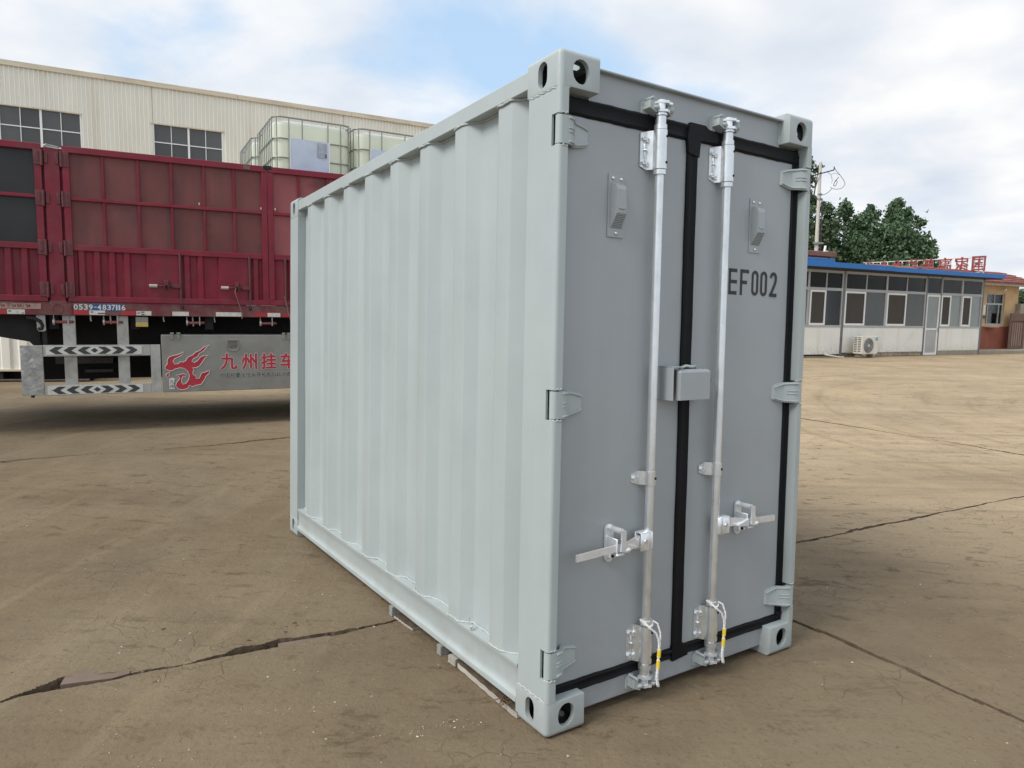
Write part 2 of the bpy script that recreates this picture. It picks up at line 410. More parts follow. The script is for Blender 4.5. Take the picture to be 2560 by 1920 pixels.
def ground_mat():
    m = bpy.data.materials.new('dusty_concrete_yard')
    m.use_nodes = True
    t = m.node_tree
    b = t.nodes['Principled BSDF']
    co = N(t, 'ShaderNodeTexCoord').outputs['Object']

    def noise(scale, detail=6, rough=0.6, dist=0.0, vec=None, stretch=None, rot=0.0):
        v = vec or co
        if stretch:
            mp = N(t, 'ShaderNodeMapping')
            mp.inputs['Rotation'].default_value = (0, 0, rot)
            mp.inputs['Scale'].default_value = stretch
            t.links.new(v, mp.inputs[0])
            v = mp.outputs[0]
        n = N(t, 'ShaderNodeTexNoise', i_Scale=scale, i_Detail=float(detail), i_Roughness=rough, i_Distortion=dist)
        t.links.new(v, n.inputs['Vector'])
        return n.outputs[0]

    base = ramp(t, noise(1.1, 8, 0.62), [(0.28, (0.150, 0.112, 0.074)), (0.5, (0.186, 0.145, 0.098)), (0.72, (0.225, 0.178, 0.122))])
    # broad soft stains, and patches of bare grey concrete
    f1 = ramp(t, noise(0.42, 7, 0.6, 0.6), [(0.42, (0, 0, 0)), (0.62, (1, 1, 1))])
    c = mixc(t, math_node(t, 'MULTIPLY', f1, 0.75), base, (0.205, 0.172, 0.126))
    f2 = ramp(t, noise(0.75, 9, 0.66, 0.8), [(0.50, (0, 0, 0)), (0.70, (0.75, 0.75, 0.75))])
    c = mixc(t, f2, c, (0.132, 0.100, 0.069))
    # the dust lies thicker towards the middle of the yard
    sp = N(t, 'ShaderNodeSeparateXYZ')
    t.links.new(co, sp.inputs[0])
    reach = math_node(t, 'ADD', math_node(t, 'MULTIPLY', sp.outputs[0], 0.62), math_node(t, 'MULTIPLY', sp.outputs[1], 0.78))
    mr = N(t, 'ShaderNodeMapRange', interpolation_type='SMOOTHSTEP')
    t.links.new(reach, mr.inputs[0])
    mr.inputs[1].default_value = 2.6
    mr.inputs[2].default_value = 9.0
    dustn = noise(0.55, 7, 0.62, 0.5)
    df = math_node(t, 'MULTIPLY', mr.outputs[0], ramp(t, dustn, [(0.25, (0.45, 0.45, 0.45)), (0.6, (1, 1, 1))]))
    c = mixc(t, df, c, (0.46, 0.365, 0.255))
    # scuffs and tyre sweeps; the arcs turn about a point in the yard
    sw = noise(1.6, 6, 0.6, 0.9, stretch=(0.22, 2.2, 1), rot=0.55)
    c = mixc(t, math_node(t, 'MULTIPLY', ramp(t, sw, [(0.50, (0, 0, 0)), (0.68, (1, 1, 1))]), 0.38), c, (0.128, 0.097, 0.066))
    sw2 = noise(2.3, 6, 0.62, 0.7, stretch=(1.8, 0.20, 1), rot=-0.45)
    c = mixc(t, math_node(t, 'MULTIPLY', ramp(t, sw2, [(0.54, (0, 0, 0)), (0.70, (1, 1, 1))]), 0.35), c, (0.285, 0.228, 0.152))
    tr_ = N(t, 'ShaderNodeMapRange', interpolation_type='SMOOTHSTEP')
    t.links.new(math_node(t, 'ADD', math_node(t, 'MULTIPLY', sp.outputs[0], 0.8), math_node(t, 'MULTIPLY', sp.outputs[1], 0.6)), tr_.inputs[0])
    tr_.inputs[1].default_value = 5.0
    tr_.inputs[2].default_value = 8.5
    turn = tr_.outputs[0]
    for (ax, ay, rs, lo_, hi_, amt, colr) in ((12.5, 9.5, 2.1, .54, .66, .50, (0.235, 0.178, 0.112)), (12.5, 9.5, 1.3, .55, .64, .5, (0.45, 0.35, 0.22)), (-6.0, -1.0, 1.7, .56, .70, .0, (0.125, 0.094, 0.063))):
        dx = math_node(t, 'SUBTRACT', sp.outputs[0], ax)
        dy = math_node(t, 'SUBTRACT', sp.outputs[1], ay)
        rad = math_node(t, 'SQRT', math_node(t, 'ADD', math_node(t, 'MULTIPLY', dx, dx), math_node(t, 'MULTIPLY', dy, dy)))
        ang = math_node(t, 'ARCTAN2', dy, dx)
        cv_ = N(t, 'ShaderNodeCombineXYZ')
        t.links.new(math_node(t, 'MULTIPLY', rad, rs), cv_.inputs[0])
        t.links.new(math_node(t, 'MULTIPLY', ang, 1.1), cv_.inputs[1])
        an = N(t, 'ShaderNodeTexNoise', i_Scale=1.6, i_Detail=6.0, i_Roughness=0.62, i_Distortion=0.15)
        t.links.new(cv_.outputs[0], an.inputs['Vector'])
        if amt <= 0:
            continue
        c = mixc(t, math_node(t, 'MULTIPLY', math_node(t, 'MULTIPLY', ramp(t, an.outputs[0], [(lo_, (0, 0, 0)), (hi_, (1, 1, 1))]), turn), amt), c, colr)
    # fine speckle, grit, stains
    sk = noise(46, 7, 0.72)
    c = mixc(t, math_node(t, 'MULTIPLY', ramp(t, sk, [(0.36, (1, 1, 1)), (0.45, (0, 0, 0))]), 0.42), c, (0.085, 0.063, 0.042))
    sk2 = noise(15, 9, 0.8)
    c = mixc(t, math_node(t, 'MULTIPLY', ramp(t, sk2, [(0.58, (0, 0, 0)), (0.72, (1, 1, 1))]), 0.45), c, (0.29, 0.235, 0.165))
    sk3 = noise(6.5, 10, 0.8, 0.4, stretch=(0.7, 1.4, 1), rot=0.3)
    gate = ramp(t, noise(0.6, 5, 0.6, 0.3), [(0.36, (0.15, 0.15, 0.15)), (0.56, (1, 1, 1))])
    c = mixc(t, math_node(t, 'MULTIPLY', math_node(t, 'MULTIPLY', ramp(t, sk3, [(0.385, (1, 1, 1)), (0.455, (0, 0, 0))]), gate), 0.8), c, (0.090, 0.066, 0.042))
    # hairline crazing, only in places
    vo = N(t, 'ShaderNodeTexVoronoi', feature='DISTANCE_TO_EDGE', i_Scale=5.5)
    wv = N(t, 'ShaderNodeTexNoise', i_Scale=4.0, i_Detail=5.0)
    t.links.new(co, wv.inputs['Vector'])
    add = N(t, 'ShaderNodeVectorMath', operation='MULTIPLY_ADD')
    t.links.new(wv.outputs['Color'], add.inputs[0])
    add.inputs[1].default_value = (0.35, 0.35, 0)
    t.links.new(co, add.inputs[2])
    t.links.new(add.outputs[0], vo.inputs['Vector'])
    line = ramp(t, vo.outputs['Distance'], [(0.0, (1, 1, 1)), (0.022, (0, 0, 0))])
    where = ramp(t, noise(0.9, 4, 0.6), [(0.52, (0, 0, 0)), (0.62, (1, 1, 1))])
    c = mixc(t, math_node(t, 'MULTIPLY', math_node(t, 'MULTIPLY', line, where), 0.3), c, (0.085, 0.063, 0.046))
    oi = N(t, 'ShaderNodeObjectInfo')
    tint = math_node(t, 'ADD', math_node(t, 'MULTIPLY', oi.outputs['Random'], 0.10), 0.95)
    cm = N(t, 'ShaderNodeVectorMath', operation='SCALE')
    t.links.new(c, cm.inputs[0])
    t.links.new(tint, cm.inputs['Scale'])
    t.links.new(mixc(t, 1.0, cm.outputs[0], (0.97, 0.935, 0.85), 'MULTIPLY'), b.inputs['Base Color'])
    b.inputs['Roughness'].default_value = 0.88
    b.inputs['Specular IOR Level'].default_value = 0.25
    h = math_node(t, 'ADD', math_node(t, 'MULTIPLY', noise(42, 6, 0.7), 0.5), math_node(t, 'MULTIPLY', noise(9, 6, 0.65), 0.9))
    h = math_node(t, 'SUBTRACT', h, math_node(t, 'MULTIPLY', math_node(t, 'MULTIPLY', line, where), 0.3))
    bp_ = N(t, 'ShaderNodeBump', i_Strength=0.85, i_Distance=0.014)
    t.links.new(h, bp_.inputs['Height'])
    t.links.new(bp_.outputs[0], b.inputs['Normal'])
    return m


M['ground'] = ground_mat()


# ================================================================== geometry helpers
class MB:
    def __init__(s):
        s.v, s.f, s.mi = [], [], []
        s.cur = 0

    def add(s, verts, faces):
        o = len(s.v)
        s.v += [tuple(p) for p in verts]
        s.f += [tuple(i + o for i in f) for f in faces]
        s.mi += [s.cur] * len(faces)
        return s

    def box(s, x0, x1, y0, y1, z0, z1, c=0.0):
        if c <= 0:
            v = [(x, y, z) for z in (z0, z1) for y in (y0, y1) for x in (x0, x1)]
            f = [(0, 2, 3, 1), (4, 5, 7, 6), (0, 1, 5, 4), (2, 6, 7, 3), (0, 4, 6, 2), (1, 3, 7, 5)]
            return s.add(v, f)
        c = min(c, (x1 - x0) * .49, (y1 - y0) * .49, (z1 - z0) * .49)
        X, Y, Z = (x0, x1), (y0, y1), (z0, z1)
        v, idx = [], {}
        for i in (0, 1):
            for j in (0, 1):
                for k in (0, 1):
                    sx, sy, sz = (c if i == 0 else -c), (c if j == 0 else -c), (c if k == 0 else -c)
                    idx[i, j, k] = len(v)
                    v += [(X[i], Y[j] + sy, Z[k] + sz), (X[i] + sx, Y[j], Z[k] + sz), (X[i] + sx, Y[j] + sy, Z[k])]
        f = []
        for i in (0, 1):
            q = [idx[i, 0, 0], idx[i, 1, 0], idx[i, 1, 1], idx[i, 0, 1]]
            f.append(tuple(q if i else q[::-1]))
            q = [idx[0, i, 0] + 1, idx[1, i, 0] + 1, idx[1, i, 1] + 1, idx[0, i, 1] + 1]
            f.append(tuple(q[::-1] if i else q))
            q = [idx[0, 0, i] + 2, idx[1, 0, i] + 2, idx[1, 1, i] + 2, idx[0, 1, i] + 2]
            f.append(tuple(q if i else q[::-1]))
        for a in (0, 1):
            for b in (0, 1):
                p, q = idx[0, a, b], idx[1, a, b]
                e = (p + 1, q + 1, q + 2, p + 2)
                f.append(e if (a != b) else e[::-1])
                p, q = idx[a, 0, b], idx[a, 1, b]
                e = (p + 0, q + 0, q + 2, p + 2)
                f.append(e if (a == b) else e[::-1])
                p, q = idx[a, b, 0], idx[a, b, 1]
                e = (p + 0, q + 0, q + 1, p + 1)
                f.append(e if (a != b) else e[::-1])
        for (i, j, k), p in idx.items():
            f.append((p, p + 1, p + 2) if (i + j + k) % 2 else (p, p + 2, p + 1))
        return s.add(v, f)

    def extrude(s, poly, axis, a, b):
        """poly: list of 2-D points in the two other axes (in xyz order), extruded along axis from a to b."""
        def P(p, t):
            return (t, p[0], p[1]) if axis == 0 else (p[0], t, p[1]) if axis == 1 else (p[0], p[1], t)
        n = len(poly)
        v = [P(p, a) for p in poly] + [P(p, b) for p in poly]
        f = [(i, (i + 1) % n, n + (i + 1) % n, n + i) for i in range(n)]
        tri = tessellate_polygon([[Vector((p[0], p[1], 0)) for p in poly]])
        f += [tuple(t) for t in tri] + [tuple(i + n for i in t[::-1]) for t in tri]
        return s.add(v, f)

    def flat(s, loops, fn):
        """filled 2-D loops (first outer, rest holes) mapped to 3-D with fn(u, v)."""
        pts = [p for L in loops for p in L]
        tri = tessellate_polygon([[Vector((p[0], p[1], 0)) for p in L] for L in loops])
        return s.add([fn(*p) for p in pts], [tuple(t) for t in tri])

    def tube(s, path, r, n=10, cap=True, r2=None):
        path = [Vector(p) for p in path]
        m = len(path)
        T = [(path[min(i + 1, m - 1)] - path[max(i - 1, 0)]).normalized() for i in range(m)]
        ref = Vector((0, 0, 1)) if abs(T[0].z) < .9 else Vector((1, 0, 0))
        u = T[0].cross(ref).normalized()
        v = []
        for i in range(m):
            u = (u - T[i] * u.dot(T[i])).normalized()
            w_ = T[i].cross(u)
            rr = r if not callable(r) else r(i / (m - 1))
            if r2 is not None:
                rr = r + (r2 - r) * i / (m - 1)
            for k in range(n):
                a = 2 * PI * k / n
                v.append(path[i] + u * (rr * math.cos(a)) + w_ * (rr * math.sin(a)))
        f = [(i * n + k, i * n + (k + 1) % n, (i + 1) * n + (k + 1) % n, (i + 1) * n + k) for i in range(m - 1) for k in range(n)]
        if cap:
            f += [tuple(range(n))[::-1], tuple((m - 1) * n + k for k in range(n))]
        return s.add(v, f)

    def cyl(s, p, q, r, n=12, r2=None):
        return s.tube([p, q], r, n, True, r2)

    def ball(s, p, r, n=8, m=5, sc=(1, 1, 1)):
        v = [(p[0], p[1], p[2] - r * sc[2])]
        for j in range(1, m):
            t = PI * j / m - PI / 2
            for k in range(n):
                a = 2 * PI * k / n
                v.append((p[0] + r * sc[0] * math.cos(t) * math.cos(a), p[1] + r * sc[1] * math.cos(t) * math.sin(a), p[2] + r * sc[2] * math.sin(t)))
        v.append((p[0], p[1], p[2] + r * sc[2]))
        f = [(0, 1 + (k + 1) % n, 1 + k) for k in range(n)]
        for j in range(m - 2):
            f += [(1 + j * n + k, 1 + j * n + (k + 1) % n, 1 + (j + 1) * n + (k + 1) % n, 1 + (j + 1) * n + k) for k in range(n)]
        e = len(v) - 1
        f += [(e, 1 + (m - 2) * n + k, 1 + (m - 2) * n + (k + 1) % n) for k in range(n)]
        return s.add(v, f)

    def ribbon(s, pts, width, fn, thick=None):
        """polyline of constant width drawn in 2-D, mapped by fn(u, v)."""
        P = [Vector(p) for p in pts]
        L, R_ = [], []
        for i in range(len(P)):
            a = (P[i] - P[i - 1]).normalized() if i else (P[1] - P[0]).normalized()
            b = (P[i + 1] - P[i]).normalized() if i < len(P) - 1 else a
            t = (a + b).normalized()
            nn = Vector((-t.y, t.x)) * (width / 2 / max(t.dot(a), .5))
            L.append(P[i] + nn)
            R_.append(P[i] - nn)
        v = [fn(*p) for p in L] + [fn(*p) for p in R_]
        n = len(P)
        return s.add(v, [(i, i + 1, n + i + 1, n + i) for i in range(n - 1)])

    def mesh(s, name, mats, xf=None, smooth=None):
        v = s.v if xf is None else [xf(*p) for p in s.v]
        me = bpy.data.meshes.new(name)
        me.from_pydata(v, [], s.f)
        for m_ in mats:
            me.materials.append(m_)
        if len(mats) > 1:
            me.polygons.foreach_set('material_index', s.mi)
        bm = bmesh.new()
        bm.from_mesh(me)
        bmesh.ops.recalc_face_normals(bm, faces=bm.faces)
        bm.to_mesh(me)
        bm.free()
        if smooth:
            me.polygons.foreach_set('use_smooth', [True] * len(me.polygons))
            me.set_sharp_from_angle(angle=math.radians(smooth))
        return me


def place(name, me, parent=None, loc=None):
    o = bpy.data.objects.new(name, me)
    COL.objects.link(o)
    if parent is not None:
        o.parent = parent
    if loc is not None:
        o.location = loc
    return o


def tag(o, label=None, cat=None, group=None, kind=None):
    if cat and not kind:
        kind = 'thing'
    for k, v in (('label', label), ('category', cat), ('group', group), ('kind', kind)):
        if v:
            o[k] = v
    return o


def empty(name, label=None, cat=None, group=None, loc=(0, 0, 0), rz=0.0):
    o = bpy.data.objects.new(name, None)
    o.empty_display_size = 0.2
    o.location = loc
    o.rotation_euler = (0, 0, rz)
    COL.objects.link(o)
    return tag(o, label, cat, group)


def copy_tree(o, parent=None):
    c = o.copy()
    COL.objects.link(c)
    if parent is not None:
        c.parent = parent
    for ch in list(o.children):
        copy_tree(ch, c)
    return c


def text2d(body, bold=0.0, space=1.0):
    """outline of a line of text as flat polygons, normalised: returns verts (N,2) and faces, in font units."""
    cu = bpy.data.curves.new('t', 'FONT')
    cu.body = body
    cu.offset = bold
    cu.space_character = space
    cu.resolution_u = 4
    ob = bpy.data.objects.new('t', cu)
    COL.objects.link(ob)
    dg = bpy.context.evaluated_depsgraph_get()
    me = bpy.data.meshes.new_from_object(ob.evaluated_get(dg))
    v = [(p.co.x, p.co.y) for p in me.vertices]
    f = [tuple(p.vertices) for p in me.polygons]
    bpy.data.objects.remove(ob)
    bpy.data.curves.remove(cu)
    bpy.data.meshes.remove(me)
    return v, f


def text_into(mb, body, x0, x1, z0, z1, fn, bold=0.0, space=1.0, mirror=False, ref=None):
    """text fitted to the rectangle, mapped by fn(u, v)."""
    v, f = text2d(body, bold, space)
    if not v:
        return
    if ref is None:
        xs, ys = [p[0] for p in v], [p[1] for p in v]
        ref = (min(xs), max(xs), min(ys), max(ys))
    a, b, c, d = ref
    out = []
    for x, y in v:
        t = (x - a) / (b - a)
        if mirror:
            t = 1 - t
        out.append(fn(x0 + (x1 - x0) * t, z0 + (z1 - z0) * (y - c) / (d - c)))
    mb.add(out, f)
    return ref


def stadium(cx_, cy_, w_, h_, n=7):
    r = w_ / 2
    e = h_ / 2 - r
    pts = [(cx_ + r * math.cos(PI * k / n), cy_ + e + r * math.sin(PI * k / n)) for k in range(n + 1)]
    pts += [(cx_ + r * math.cos(PI + PI * k / n), cy_ - e + r * math.sin(PI + PI * k / n)) for k in range(n + 1)]
    return pts


def sstep(a, b, x):
    t = np.clip((x - a) / (b - a), 0, 1)
    return t * t * (3 - 2 * t)


# ================================================================== where the container stands
W, L, H = 1.2973, 2.9546, 2.2155
KY, KZ = -0.01148, 0.01591                     # the frame is slightly out of square
CM = Matrix(((0.8345, -0.5510, 0.0022, 0.128), (0.5503, 0.8335, 0.0493, 2.126), (-0.0289, -0.0399, 0.9988, -0.088), (0, 0, 0, 1)))
_q = CM.to_quaternion().to_matrix().to_4x4()
_q.translation = CM.translation
CM = _q
SK = lambda x, y, z: (x, y + KY * x, z + KZ * x)
cw = lambda x, y, z: CM @ Vector(SK(x, y, z))
_A, _B, _C = cw(0, 0, 0), cw(W, 0, 0), cw(0, L, 0)
_n = (_B - _A).cross(_C - _A)
GZ = -0.15


def ground_h(x, y):
    x, y = np.asarray(x, float), np.asarray(y, float)
    plane = _A.z - (_n.x * (x - _A.x) + _n.y * (y - _A.y)) / _n.z - 0.002
    ax, ay = (_B - _A).xy.normalized(), (_C - _A).xy.normalized()
    lx = (x - _A.x) * ax.x + (y - _A.y) * ax.y
    ly = (x - _A.x) * ay.x + (y - _A.y) * ay.y
    dx = np.maximum(np.abs(lx - W / 2) - W / 2 - .1, 0)
    dy = np.maximum(np.abs(ly - L / 2) - L / 2 - .1, 0)
    wgt = 1 - sstep(0.0, 2.4, np.hypot(dx, dy))
    und = 0.006 * np.sin(x * 1.3 + y * .7) * np.sin(y * .9 - x * .4)
    return GZ * (1 - wgt) + plane * wgt + und * (1 - wgt)


# ================================================================== ground: concrete slabs with open joints
E1 = np.array((0.882, 0.471))
E2 = np.array((-0.471, 0.882))
OG = np.array((-0.53, 3.085))


def to_pq(x, y):
    dx, dy = np.asarray(x) - OG[0], np.asarray(y) - OG[1]
    return dx * E1[0] + dy * E1[1], dx * E2[0] + dy * E2[1]


up = [(-1.84, 2.39), (-1.81, 2.435), (-1.78, 2.49), (-1.73, 2.555), (-1.60, 2.585), (-1.49, 2.61), (-1.36, 2.66), (-1.26, 2.69), (-1.18, 2.755), (-1.15, 2.80), (-1.0, 2.90), (-.88, 2.94), (-.76, 2.99), (-.68, 3.01), (-.53, 3.095)]
lo = [(-1.84, 2.375), (-1.8, 2.415), (-1.7, 2.465), (-1.53, 2.53), (-1.47, 2.58), (-1.35, 2.632), (-1.18, 2.72), (-.96, 2.82), (-.75, 2.935), (-.68, 2.985), (-.53, 3.08)]
upq = np.array([to_pq(*p) for p in up])
loq = np.array([to_pq(*p) for p in lo])
PB = float(to_pq(1.35, 3.15)[0])            # joint running towards the camera at right
PC = float(to_pq(4.78, 8.82)[0])
QD = float(to_pq(-3.79, 6.93)[1])


def lines(segs):
    out = []
    for a, b, st in segs:
        out.append(np.arange(a, b, st))
    return np.unique(np.concatenate(out).round(5))


PL = lines([(-60, -8, 4), (-8, -3.5, .12), (-3.5, -1.9, .04), (-1.9, .1, .0125), (.1, PB - .12, .05), (PB - .12, PB + .12, .006), (PB + .12, 7, .05),
            (7, PC - .12, .12), (PC - .12, PC + .12, .012), (PC + .12, 16, .25), (16, 80, 4)])
QL = lines([(-12, -3.2, .8), (-3.2, -.4, .04), (-.4, -.13, .02), (-.13, .13, .0045), (.13, .6, .03), (.6, QD - .14, .05), (QD - .14, QD + .14, .012), (QD + .14, 9, .1), (9, 18, .4), (18, 120, 4)])
Pg, Qg = np.meshgrid(PL, QL, indexing='ij')
wob = lambda t, s, k: k * (np.sin(t * 37 * s) + .6 * np.sin(t * 91 * s + 1.3) + .5 * np.sin(t * 173 * s + .4)) / 2


def wobble(t):
    return wob(t, 1, .006) + wob(t, .21, .010)


wmid = .0065 + .003 * np.sin(Pg * 2.1) + .0025 * np.sin(Pg * 9.7)
hiA = np.interp(Pg, upq[:, 0], upq[:, 1], left=np.nan, right=np.nan)
loA = np.interp(Pg, loq[:, 0], loq[:, 1], left=np.nan, right=np.nan)
cA = wobble(Pg) * 1.2
hiA = np.where(np.isnan(hiA), cA + wmid, hiA + wob(Pg, 1.0, .006))
loA = np.where(np.isnan(loA), cA - wmid, loA + wob(Pg + 4, .8, .003))
inA = (Qg < hiA) & (Qg > loA)
cB = PB + wobble(Qg + 7) * 1.3 + .02 * np.sin(Qg * 1.7)
hwB = .0075 + .0035 * np.sin(Qg * 5 + 1)
inB = (np.abs(Pg - cB) < hwB) & (Qg < 0)
cC = PC + wobble(Qg * .6) * 2 + .06 * np.sin(Qg * .9)
hwC = .012 + .010 * np.sin(Qg * 2.2)
inC = (np.abs(Pg - cC) < hwC) & (Qg > 0)
cD = QD + wobble(Pg * .5) * 2 + .10 * np.sin(Pg * .75) + .04 * np.sin(Pg * 2.9)
hwD = .014 + .014 * np.sin(Pg * 1.9 + .6)
inD = (np.abs(Qg - cD) < hwD) & (Pg < PC)
Xg = OG[0] + Pg * E1[0] + Qg * E2[0]
Yg = OG[1] + Pg * E1[1] + Qg * E2[1]
Zg = ground_h(Xg, Yg)
rough = .0035 * np.sin(Pg * 5.1 + 2 * np.sin(Qg * 3)) * np.sin(Qg * 6.3 + Pg)
near_edge = np.clip(1 - (Qg - hiA) / .10, 0, 1) * ((Pg > -1.75) & (Pg < -.05) & (Qg > hiA))
Zg = Zg + rough * .5 - .010 * near_edge * (0.5 + 0.5 * np.sin(Pg * 11 + np.sin(Pg * 29)))
depthA = np.where((Pg > -1.7) & (Pg < 0), .042, .03)
Zg = np.where(inA, Zg - depthA - .008 * np.sin(Pg * 60) * np.sin(Qg * 190), Zg)
Zg = np.where(inB | inC | inD, Zg - .025, Zg)
crack = inA | inB | inC | inD
npg, nqg = Pg.shape
vid = np.arange(npg * nqg).reshape(npg, nqg)
quads = np.stack([vid[:-1, :-1], vid[1:, :-1], vid[1:, 1:], vid[:-1, 1:]], -1).reshape(-1, 4)
crf = crack[:-1, :-1] | crack[1:, :-1] | crack[1:, 1:] | crack[:-1, 1:]
crf = crf.reshape(-1)
pc = ((Pg[:-1, :-1] + Pg[1:, 1:]) / 2).reshape(-1)
qc = ((Qg[:-1, :-1] + Qg[1:, 1:]) / 2).reshape(-1)
mA = ((hiA + loA) / 2)[:-1, :-1].reshape(-1)
far = (qc > 14) | (np.abs(pc) > 17) | (qc < -4)
VV = np.stack([Xg, Yg, Zg], -1).reshape(-1, 3)


def grid_mesh(name, mask, m_):
    q = quads[mask]
    used, inv = np.unique(q, return_inverse=True)
    me = bpy.data.meshes.new(name)
    me.vertices.add(len(used))
    me.vertices.foreach_set('co', VV[used].astype(np.float32).ravel())
    me.loops.add(q.size)
    me.loops.foreach_set('vertex_index', inv.reshape(-1).astype(np.int32))
    me.polygons.add(len(q))
    me.polygons.foreach_set('loop_start', np.arange(0, q.size, 4, dtype=np.int32))
    me.materials.append(m_)
    me.update(calc_edges=True)
    me.polygons.foreach_set('use_smooth', [True] * len(q))
    me.set_sharp_from_angle(angle=math.radians(35))
    return me


yard = place('ground', grid_mesh('ground', far & ~crf, M['ground']))
tag(yard, kind='structure')
place('joint_soil', grid_mesh('joint_soil', crf, M['soil_and_shade']), yard)
reg = ~far & ~crf
for k_, msk in enumerate((reg & (qc < mA) & (pc < PB), reg & (qc < mA) & (pc >= PB), reg & (qc >= mA) & (qc < QD + .1) & (pc < PC),
                          reg & (qc >= mA) & (pc >= PC), reg & (qc >= QD + .1) & (pc < PC))):
    place('concrete_slab', grid_mesh('concrete_slab', msk, M['ground']), yard)


def gz(x, y):
    return float(ground_h(x, y))


# ================================================================== shipping container
box_e = empty('shipping_container', 'narrow pale grey shipping container with two locked doors, standing in the middle of the yard', 'shipping container')
box_e.rotation_mode = 'QUATERNION'
box_e.matrix_world = CM
CA, CB_, CC = .178, .160, .118


def cpart(name, mb, m_, parent=None, smooth=None):
    ms = m_ if isinstance(m_, (list, tuple)) else [m_]
    return place(name, mb.mesh(name, [M[k] for k in ms], SK, smooth), parent or box_e)


def bool_mesh(base, cutters):
    bo = bpy.data.objects.new('b', base)
    COL.objects.link(bo)
    tmp = [bo]
    for c in cutters:
        co = bpy.data.objects.new('c', c)
        COL.objects.link(co)
        tmp.append(co)
        md = bo.modifiers.new('b', 'BOOLEAN')
        md.operation = 'DIFFERENCE'
        md.solver = 'EXACT'
        md.object = co
    dg = bpy.context.evaluated_depsgraph_get()
    me = bpy.data.meshes.new_from_object(bo.evaluated_get(dg))
    for o in tmp:
        bpy.data.objects.remove(o)
    return me


def casting_mesh():
    """corner casting with its outer corner at x=0 (side), y=0 (end), z=CC (top)."""
    bm = bmesh.new()
    bmesh.ops.create_cube(bm, size=1)
    for v in bm.verts:
        v.co = Vector(((v.co.x + .5) * CB_, (v.co.y + .5) * CA, (v.co.z + .5) * CC))
    outer = [e for e in bm.edges if all(abs(v.co.x) < 1e-6 and abs(v.co.y) < 1e-6 for v in e.verts) or
             all(abs(v.co.x) < 1e-6 and abs(v.co.z - CC) < 1e-6 for v in e.verts) or all(abs(v.co.y) < 1e-6 and abs(v.co.z - CC) < 1e-6 for v in e.verts)]
    bmesh.ops.bevel(bm, geom=outer, offset=.019, segments=5, profile=.5, affect='EDGES')
    rest = [e for e in bm.edges if e.calc_length() > .08 and e.calc_face_angle(0) > 1.2]
    bmesh.ops.bevel(bm, geom=rest, offset=.003, segments=2, profile=.5, affect='EDGES')
    base = bpy.data.meshes.new('cast')
    bm.to_mesh(base)
    bm.free()
    cut = []
    a = MB().box(.017, CB_ - .012, .017, CA - .012, .014, CC - .020)
    cut.append(a.mesh('c', []))
    cut.append(MB().extrude(stadium(CB_ * .52, CC * .45, .066, .078), 1, -.03, .05).mesh('c', []))
    cut.append(MB().extrude(stadium(CA * .52, CC * .46, .050, .083), 0, -.03, .05).mesh('c', []))
    cut.append(MB().extrude([(q, p) for p, q in stadium(CA * .5, CB_ * .52, .063, .11)], 2, CC - .05, CC + .03).mesh('c', []))
    me = bool_mesh(base, cut)
    return me


cast0 = casting_mesh()
cv = [tuple(v.co) for v in cast0.vertices]
cf = [tuple(p.vertices) for p in cast0.polygons]
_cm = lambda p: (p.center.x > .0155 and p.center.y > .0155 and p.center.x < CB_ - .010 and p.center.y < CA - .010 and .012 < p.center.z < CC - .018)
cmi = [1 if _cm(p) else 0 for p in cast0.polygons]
for bx in (0, 1):
    for by in (0, 1):
        for bz in (0, 1):
            mb = MB()
            mb.add([((W - x) if bx else x, (L - y) if by else y, (H - CC + z) if bz else (CC - z)) for x, y, z in cv], cf)
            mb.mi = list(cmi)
            cpart('corner_casting', mb, ['paint', 'cavity_shade'], smooth=30)
# weld beads where castings meet posts
for bz in (0, 1):
    zb = H - CC - .003 if bz else CC + .003
    mb = MB()
    pts = [(.003, CA - .01 - t * (CA - .03), zb + .002 * math.sin(t * 31)) for t in np.linspace(0, 1, 26)] + [(.010 + t * .03, .004, zb + .002 * math.sin(t * 9)) for t in np.linspace(0, 1, 6)]
    mb.tube(pts, lambda t: .0038 + .0010 * math.sin(t * 90), 6)
    cpart('weld_bead', mb, 'weld', smooth=60)

# corner posts: side plate + a return lip round the door edge, notched at the hinges
HZL = (1.965, 1.097, .242)
HZR = (1.967, 1.094, .232)
HH = .049


def end_post(bx):
    mb = MB()
    X = (lambda x: W - x) if bx else (lambda x: x)
    zs = HZR if bx else HZL

    def vbox(x0, x1, y0, y1, z0, z1, c=.0):
        a, b = sorted((X(x0), X(x1)))
        mb.box(a, b, y0, y1, z0, z1, c)
    z0, z1 = CC, H - CC
    # rear part of the side plate, full height
    mb.extrude([(X(.0015), .040), (X(.0015), .168), (X(.012), .171), (X(.045), .171), (X(.045), .160), (X(.010), .160), (X(.010), .040)], 2, z0, z1)
    # front part with rounded edge and lip, in lengths between the hinges
    r = .013
    prof = [(X(.0015), .040), (X(.0015), r)] + [(X(.0015 + r - r * math.cos(a)), r - r * math.sin(a)) for a in np.linspace(.2, PI / 2, 5)] + \
           [(X(.037), 0.0), (X(.037), .046), (X(.031), .046), (X(.031), .008), (X(.010), .010), (X(.010), .040)]
    cuts = sorted(zs)
    lo_ = z0
    for c in cuts + [None]:
        hi_ = z1 if c is None else c - HH
        mb.extrude(prof, 2, lo_, hi_)
        if c is not None:
            lo_ = c + HH
    # plate closing the notch from behind
    for c in zs:
        vbox(.010, .050, .085, .090, c - HH, c + HH)
    return cpart('corner_post', mb, 'paint', smooth=40)


